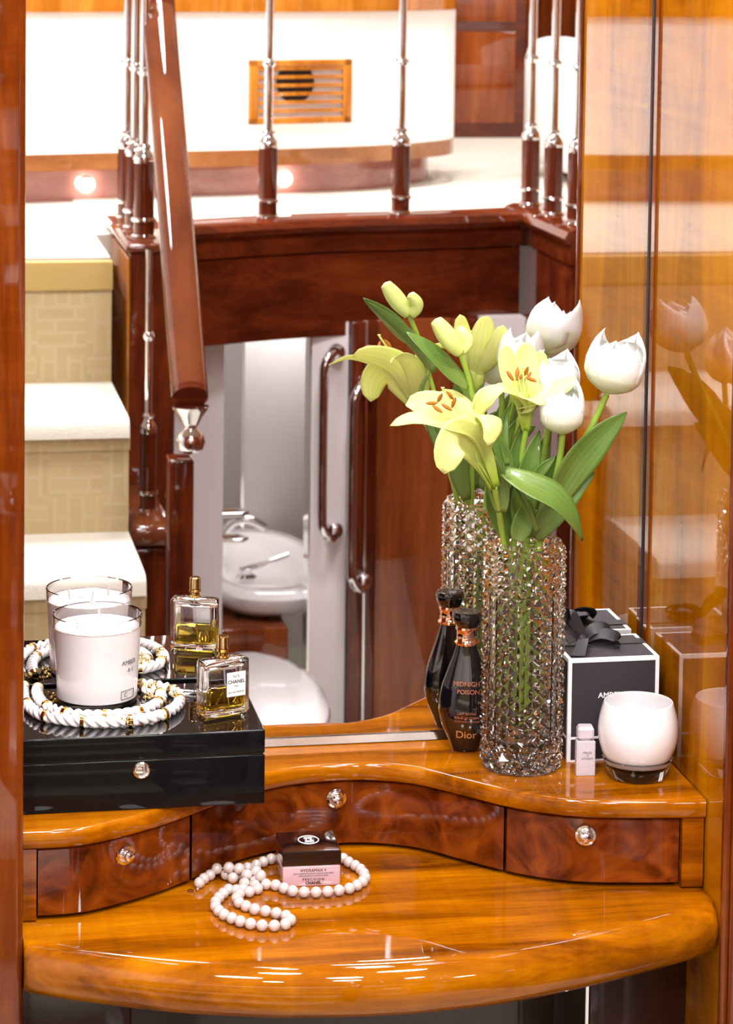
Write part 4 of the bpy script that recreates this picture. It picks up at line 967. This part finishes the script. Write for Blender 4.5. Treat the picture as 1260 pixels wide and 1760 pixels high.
TULIPS = [{'base': (0.8157, -0.136, 1.3226), 'top': (0.8331, -0.14, 1.3915), 'h': 0.072, 'r': 0.033, 'spin': 0.5, 'stem': [(0.8157, -0.136, 1.3213), (0.8051, -0.134, 1.2962), (0.789, -0.13, 1.2621), (0.7673, -0.124, 1.2175), (0.7464, -0.116, 1.1552), (0.7361, -0.112, 1.0933), (0.7331, -0.112, 0.9531)], 'leaves': [([(0.7533, -0.14, 1.1943), (0.7737, -0.15, 1.2396), (0.8033, -0.152, 1.2748), (0.8369, -0.15, 1.3039)], 0.0205, (0.3, -1, 0.2)), ([(0.7351, -0.128, 1.155), (0.7572, -0.138, 1.1938), (0.7803, -0.14, 1.2172), (0.8033, -0.14, 1.2321)], 0.0175, (0.2, -1, 0.3))]}, {'base': (0.7607, -0.15, 1.2794), 'top': (0.7584, -0.152, 1.3359), 'h': 0.06, 'r': 0.025, 'spin': 0.2, 'stem': [(0.7607, -0.15, 1.2794), (0.7599, -0.142, 1.2484), (0.7543, -0.13, 1.2056), (0.7441, -0.12, 1.1494), (0.737, -0.116, 1.067), (0.7348, -0.116, 0.9542)], 'leaves': [([(0.7341, -0.15, 1.1669), (0.7059, -0.178, 1.2173), (0.6879, -0.176, 1.2419)], 0.004, (0, -1, 0.3)), ([(0.6892, -0.165, 1.2402), (0.7119, -0.18, 1.2295), (0.7439, -0.188, 1.2119), (0.7651, -0.186, 1.1876), (0.7798, -0.176, 1.1615)], 0.02, (0.15, -0.75, 1)), ([(0.7269, -0.14, 1.2179), (0.7383, -0.142, 1.2368), (0.7551, -0.142, 1.2519)], 0.0065, (0.3, -1, 0.3)), ([(0.7399, -0.128, 1.1582), (0.7475, -0.13, 1.199), (0.7569, -0.128, 1.2388), (0.7711, -0.12, 1.2571)], 0.009, (0.3, -1, 0.0))]}, {'base': (0.7627, -0.085, 1.3023), 'top': (0.7728, -0.085, 1.358), 'h': 0.062, 'r': 0.0275, 'spin': 0.9, 'stem': [(0.7627, -0.085, 1.3023), (0.7567, -0.09, 1.2583), (0.7441, -0.1, 1.1993), (0.7324, -0.104, 1.1392), (0.732, -0.1, 0.9495)], 'leaves': [([(0.75, -0.1, 1.1787), (0.7471, -0.095, 1.2186), (0.7547, -0.09, 1.2516), (0.7646, -0.085, 1.2742)], 0.012, (0.2, -1, 0))]}]
def veinmat(name, base, tip, vein, rough=0.45, coat=0.0, trans=0.25, freq=26.0, vein_amt=0.25, edge=None):
    """petal / leaf: colour runs from base to tip along the blade, with lengthwise veins; thin enough to glow"""
    m, nt, b = newmat(name)
    N, L = nt.nodes, nt.links
    uv = N.new('ShaderNodeUVMap')
    sp = N.new('ShaderNodeSeparateXYZ'); L.new(uv.outputs[0], sp.inputs[0])
    cr = N.new('ShaderNodeValToRGB'); e = cr.color_ramp.elements
    e[0].position, e[0].color = 0.05, base
    e[1].position, e[1].color = 0.55, tip
    L.new(sp.outputs[1], cr.inputs[0])
    wv = N.new('ShaderNodeMath'); wv.operation = 'MULTIPLY'; wv.inputs[1].default_value = freq; L.new(sp.outputs[0], wv.inputs[0])
    sn = N.new('ShaderNodeMath'); sn.operation = 'SINE'; L.new(wv.outputs[0], sn.inputs[0])
    nz = N.new('ShaderNodeTexNoise'); nz.inputs['Scale'].default_value = 60.0
    tc = N.new('ShaderNodeTexCoord'); L.new(tc.outputs['Object'], nz.inputs['Vector'])
    ml = N.new('ShaderNodeMath'); ml.operation = 'MULTIPLY'; L.new(sn.outputs[0], ml.inputs[0]); L.new(nz.outputs['Fac'], ml.inputs[1])
    rg = N.new('ShaderNodeMapRange'); rg.inputs[1].default_value = 0.0; rg.inputs[2].default_value = 0.7; rg.inputs[3].default_value = 0.0; rg.inputs[4].default_value = vein_amt
    L.new(ml.outputs[0], rg.inputs[0])
    mx = N.new('ShaderNodeMix'); mx.data_type = 'RGBA'; mx.inputs[7].default_value = vein
    L.new(rg.outputs[0], mx.inputs[0]); L.new(cr.outputs[0], mx.inputs[6])
    L.new(mx.outputs[2], b.inputs['Base Color'])
    b.inputs['Roughness'].default_value = rough; b.inputs['Coat Weight'].default_value = coat
    tr = N.new('ShaderNodeBsdfTranslucent'); L.new(mx.outputs[2], tr.inputs['Color'])
    ms = N.new('ShaderNodeMixShader'); ms.inputs[0].default_value = trans
    out = nt.nodes['Material Output']
    L.new(b.outputs[0], ms.inputs[1]); L.new(tr.outputs[0], ms.inputs[2]); L.new(ms.outputs[0], out.inputs['Surface'])
    MATS[name] = m
veinmat('lily_petal', lin(184, 206, 64), lin(237, 241, 156), lin(208, 218, 98), trans=0.3, freq=30)
veinmat('tulip_petal', lin(226, 232, 170), lin(250, 250, 248), lin(236, 236, 232), trans=0.3, freq=34, vein_amt=0.35)
veinmat('leaf_green', lin(128, 152, 70), lin(104, 136, 58), lin(72, 104, 40), rough=0.35, coat=0.25, trans=0.22, freq=40, vein_amt=0.4)
veinmat('bud_green', lin(150, 180, 60), lin(214, 224, 130), lin(176, 196, 84), trans=0.2, freq=40)
plain('stem_green', lin(146, 176, 62), 0.4, coat=0.2, var=0.12)
plain('anther', lin(166, 104, 20), 0.7, var=0.2)
plain('filament', lin(226, 232, 150), 0.4)
def blade(name, pts, hw, nrm, mat, parent, org, cup=0.25, kind='petal', nl=18, ns=8, fold=0.0):
    """a curved blade with thickness zero edges: midrib through pts, width profile by kind"""
    P = [Vector(p) - Vector(org) for p in resample(catmull(pts, 12), 0.0012)]
    n = len(P)
    P = [P[min(n - 1, int(round(i * (n - 1) / nl)))] for i in range(nl + 1)]
    N0 = Vector(nrm).normalized()
    v, uvs, f = [], [], []
    sprev = None
    for i, p in enumerate(P):
        t = i / nl
        tg = (P[min(i + 1, nl)] - P[max(i - 1, 0)]).normalized()
        s = tg.cross(N0)
        if s.length < 0.15 and sprev is not None: s = sprev.copy()
        s.normalize()
        if sprev is not None:
            if s.dot(sprev) < 0: s = -s
            s = (s * 0.5 + sprev * 0.5).normalized()
        sprev = s
        nn = s.cross(tg).normalized()
        if kind == 'petal': w = hw * (0.32 + 0.68 * math.sin(min(1, t / 0.62) * PI / 2) ** 1.3) * (math.sqrt(max(0, 1 - max(0, (t - 0.62) / 0.38) ** 2.2)) * 0.97 + 0.03)
        else: w = hw * (math.sin(PI * min(1, (t * 0.94 + 0.06)) ** 0.85) ** 0.75 * 0.97 + 0.03)
        for j in range(ns + 1):
            q = 2 * j / ns - 1
            wave = 0.04 * hw * math.sin(9 * t + 3 * q) * abs(q)
            v.append(p + s * (w * q) + nn * (cup * w * q * q + wave - fold * w * abs(q)))
            uvs.append((q * 0.5 + 0.5, t))
    for i in range(nl):
        for j in range(ns):
            a = i * (ns + 1) + j
            f.append((a, a + 1, a + ns + 2, a + ns + 1))
    # a back face a fraction of a millimetre behind, closed at the edges
    return finish_blade(name, v, uvs, f, mat, parent)
def finish_blade(name, v, uvs, f, mat, parent, th=0.0005):
    me = bpy.data.meshes.new(name)
    me.from_pydata([tuple(p) for p in v], [], f)
    ul = me.uv_layers.new(name='UVMap')
    for lp in me.loops: ul.data[lp.index].uv = uvs[lp.vertex_index]
    for p in me.polygons: p.use_smooth = True
    me.materials.append(MATS[mat])
    o = bpy.data.objects.new(name, me)
    md = o.modifiers.new('thickness', 'SOLIDIFY'); md.thickness = th; md.offset = 0
    return link(o, parent)
def rel(pts, org): return [tuple(Vector(p) - Vector(org)) for p in pts]
def stem(pts, r, parent, org, mat='stem_green'):
    G().tube(catmull(rel(pts, org), 8), r, 10).build('stem', mat, parent, smooth=60)
VB = (VX, VY, MB + 0.02)
def lily(D, label):
    t = thing('lily', label, 'lily', D['stem'][-1], group='yellow lilies')
    org = D['stem'][-1]
    for pts, hw, nm in D['petals']: blade('petal', pts, hw, nm, 'lily_petal', t, org, 0.30, nl=22)
    th = Vector(D['throat'])
    st0 = Vector(D['stem'][0])
    for a in D['anthers']:
        a = Vector(a); b0 = th.lerp(st0, 0.25)
        mid_ = b0.lerp(a, 0.55) + Vector((0, 0, 0.002))
        fl = G().tube(catmull(rel([b0, mid_, a], org), 5), 0.0006, 6).build('filament', 'filament', t)
        d = Vector((random.uniform(-1, 1), random.uniform(-0.4, 0.4), random.uniform(-0.6, 0.6))).normalized() * 0.0068
        G().tube(rel([a - d, a - d * 0.5, a, a + d * 0.5, a + d], org), [0.0008, 0.0020, 0.0024, 0.0020, 0.0008], 8).build('anther', 'anther', fl, smooth=60)
    pi = Vector(D['pistil'])
    G().tube(rel([th.lerp(st0, 0.2), th.lerp(pi, 0.6), pi, pi + Vector((0, 0, 0.0015))], org), [0.0010, 0.0010, 0.0014, 0.0024], 8).build('pistil', 'filament', t, smooth=60)
    stem(D['stem'], 0.0036, t, org)
    for pts, hw, nm in D['leaves']: blade('leaf', pts, hw, nm, 'leaf_green', t, org, 0.18, 'leaf', fold=-0.1)
lily(LILY_A, 'pale yellow lily nearest the viewer with drooping petals at the left of the bouquet')
lily(LILY_B, 'pale yellow lily with upright back petals and one long petal over the tulips')
bt = thing('lily_bud', 'pale green closed lily bud on its stem above the drooping lily', 'lily bud', BUD['stem'][-1])
org = BUD['stem'][-1]
for nm_, key, R in (('bud', 'body', 0.0115), ('bud_half', 'body2', 0.0085)):
    pts = resample(catmull(rel(BUD[key], org), 10), 0.002); n = len(pts)
    rad = [R * (0.28 + 0.72 * math.sin(PI * min(1, 0.10 + 0.80 * i / (n - 1))) ** 0.8) * (1 if i < n - 1 else 0.3) for i in range(n)]
    G().tube(pts, rad, 18, lobes=3, lobe_amp=0.10).build(nm_, plain('bud_skin', lin(206, 218, 128), 0.45, coat=0.1, var=0.1) if key == 'body' else 'bud_skin', bt, smooth=80)
stem(BUD['stem'], 0.0030, bt, org)
for pts, hw, nm in BUD['leaves']: blade('leaf', pts, hw, nm, 'leaf_green', bt, org, 0.18, 'leaf', fold=-0.1)
def tulip(D, label):
    org = D['stem'][-1]
    t = thing('tulip', label, 'tulip', org, group='white tulips')
    b = Vector(D['base']) - Vector(org); ax = (Vector(D['top']) - Vector(D['base'])).normalized()
    M = Vector((0, 0, 1)).rotation_difference(ax).to_matrix()
    h, R = D['h'], D['r']
    for k in range(6):
        inner = k >= 3
        a0 = D['spin'] + (k % 3) * 2 * PI / 3 + (PI / 3 if inner else 0)
        hk = h * (0.82 if inner else 1.06 - 0.07 * (k % 3)); Rk = R * (0.90 if inner else 1.0)
        v, uvs, f = [], [], []
        nl, ns = 18, 10
        for i in range(nl + 1):
            u = i / nl
            r = Rk * float(np.interp(u, [0, .06, .15, .3, .5, .7, .85, 1], [.10, .42, .74, .96, 1.0, .94, .84, .66]))
            half = 1.36 * (min(1, 0.45 + u * 2.2)) * (math.sqrt(max(0, 1 - max(0, (u - 0.46) / 0.54) ** 2.0)) * 0.97 + 0.03)
            for j in range(ns + 1):
                q = 2 * j / ns - 1
                a = a0 + half * q
                rr_ = r * (1 + 0.04 * (1 - q * q) + (0.05 * q * q if not inner else 0.02)) 
                z = hk * u - 0.014 * q * q * u * u
                v.append(b + M @ Vector((rr_ * math.cos(a), rr_ * math.sin(a), z)))
                uvs.append((q * 0.5 + 0.5, u))
        for i in range(nl):
            for j in range(ns):
                x = i * (ns + 1) + j; f.append((x, x + 1, x + ns + 2, x + ns + 1))
        finish_blade('petal', v, uvs, f, 'tulip_petal', t)
    stem(D['stem'], 0.0038, t, org)
    for pts, hw, nm in D['leaves']: blade('leaf', pts, hw, nm, 'leaf_green', t, org, 0.16, 'leaf', fold=-0.1)
for D, lb__ in zip(TULIPS, ('white tulip leaning out towards the amber wall with a broad leaf below', 'white upright tulip lowest in the bouquet, beside the long lily petal', 'white tulip half hidden behind the lily with the upright petals')):
    tulip(D, lb__)
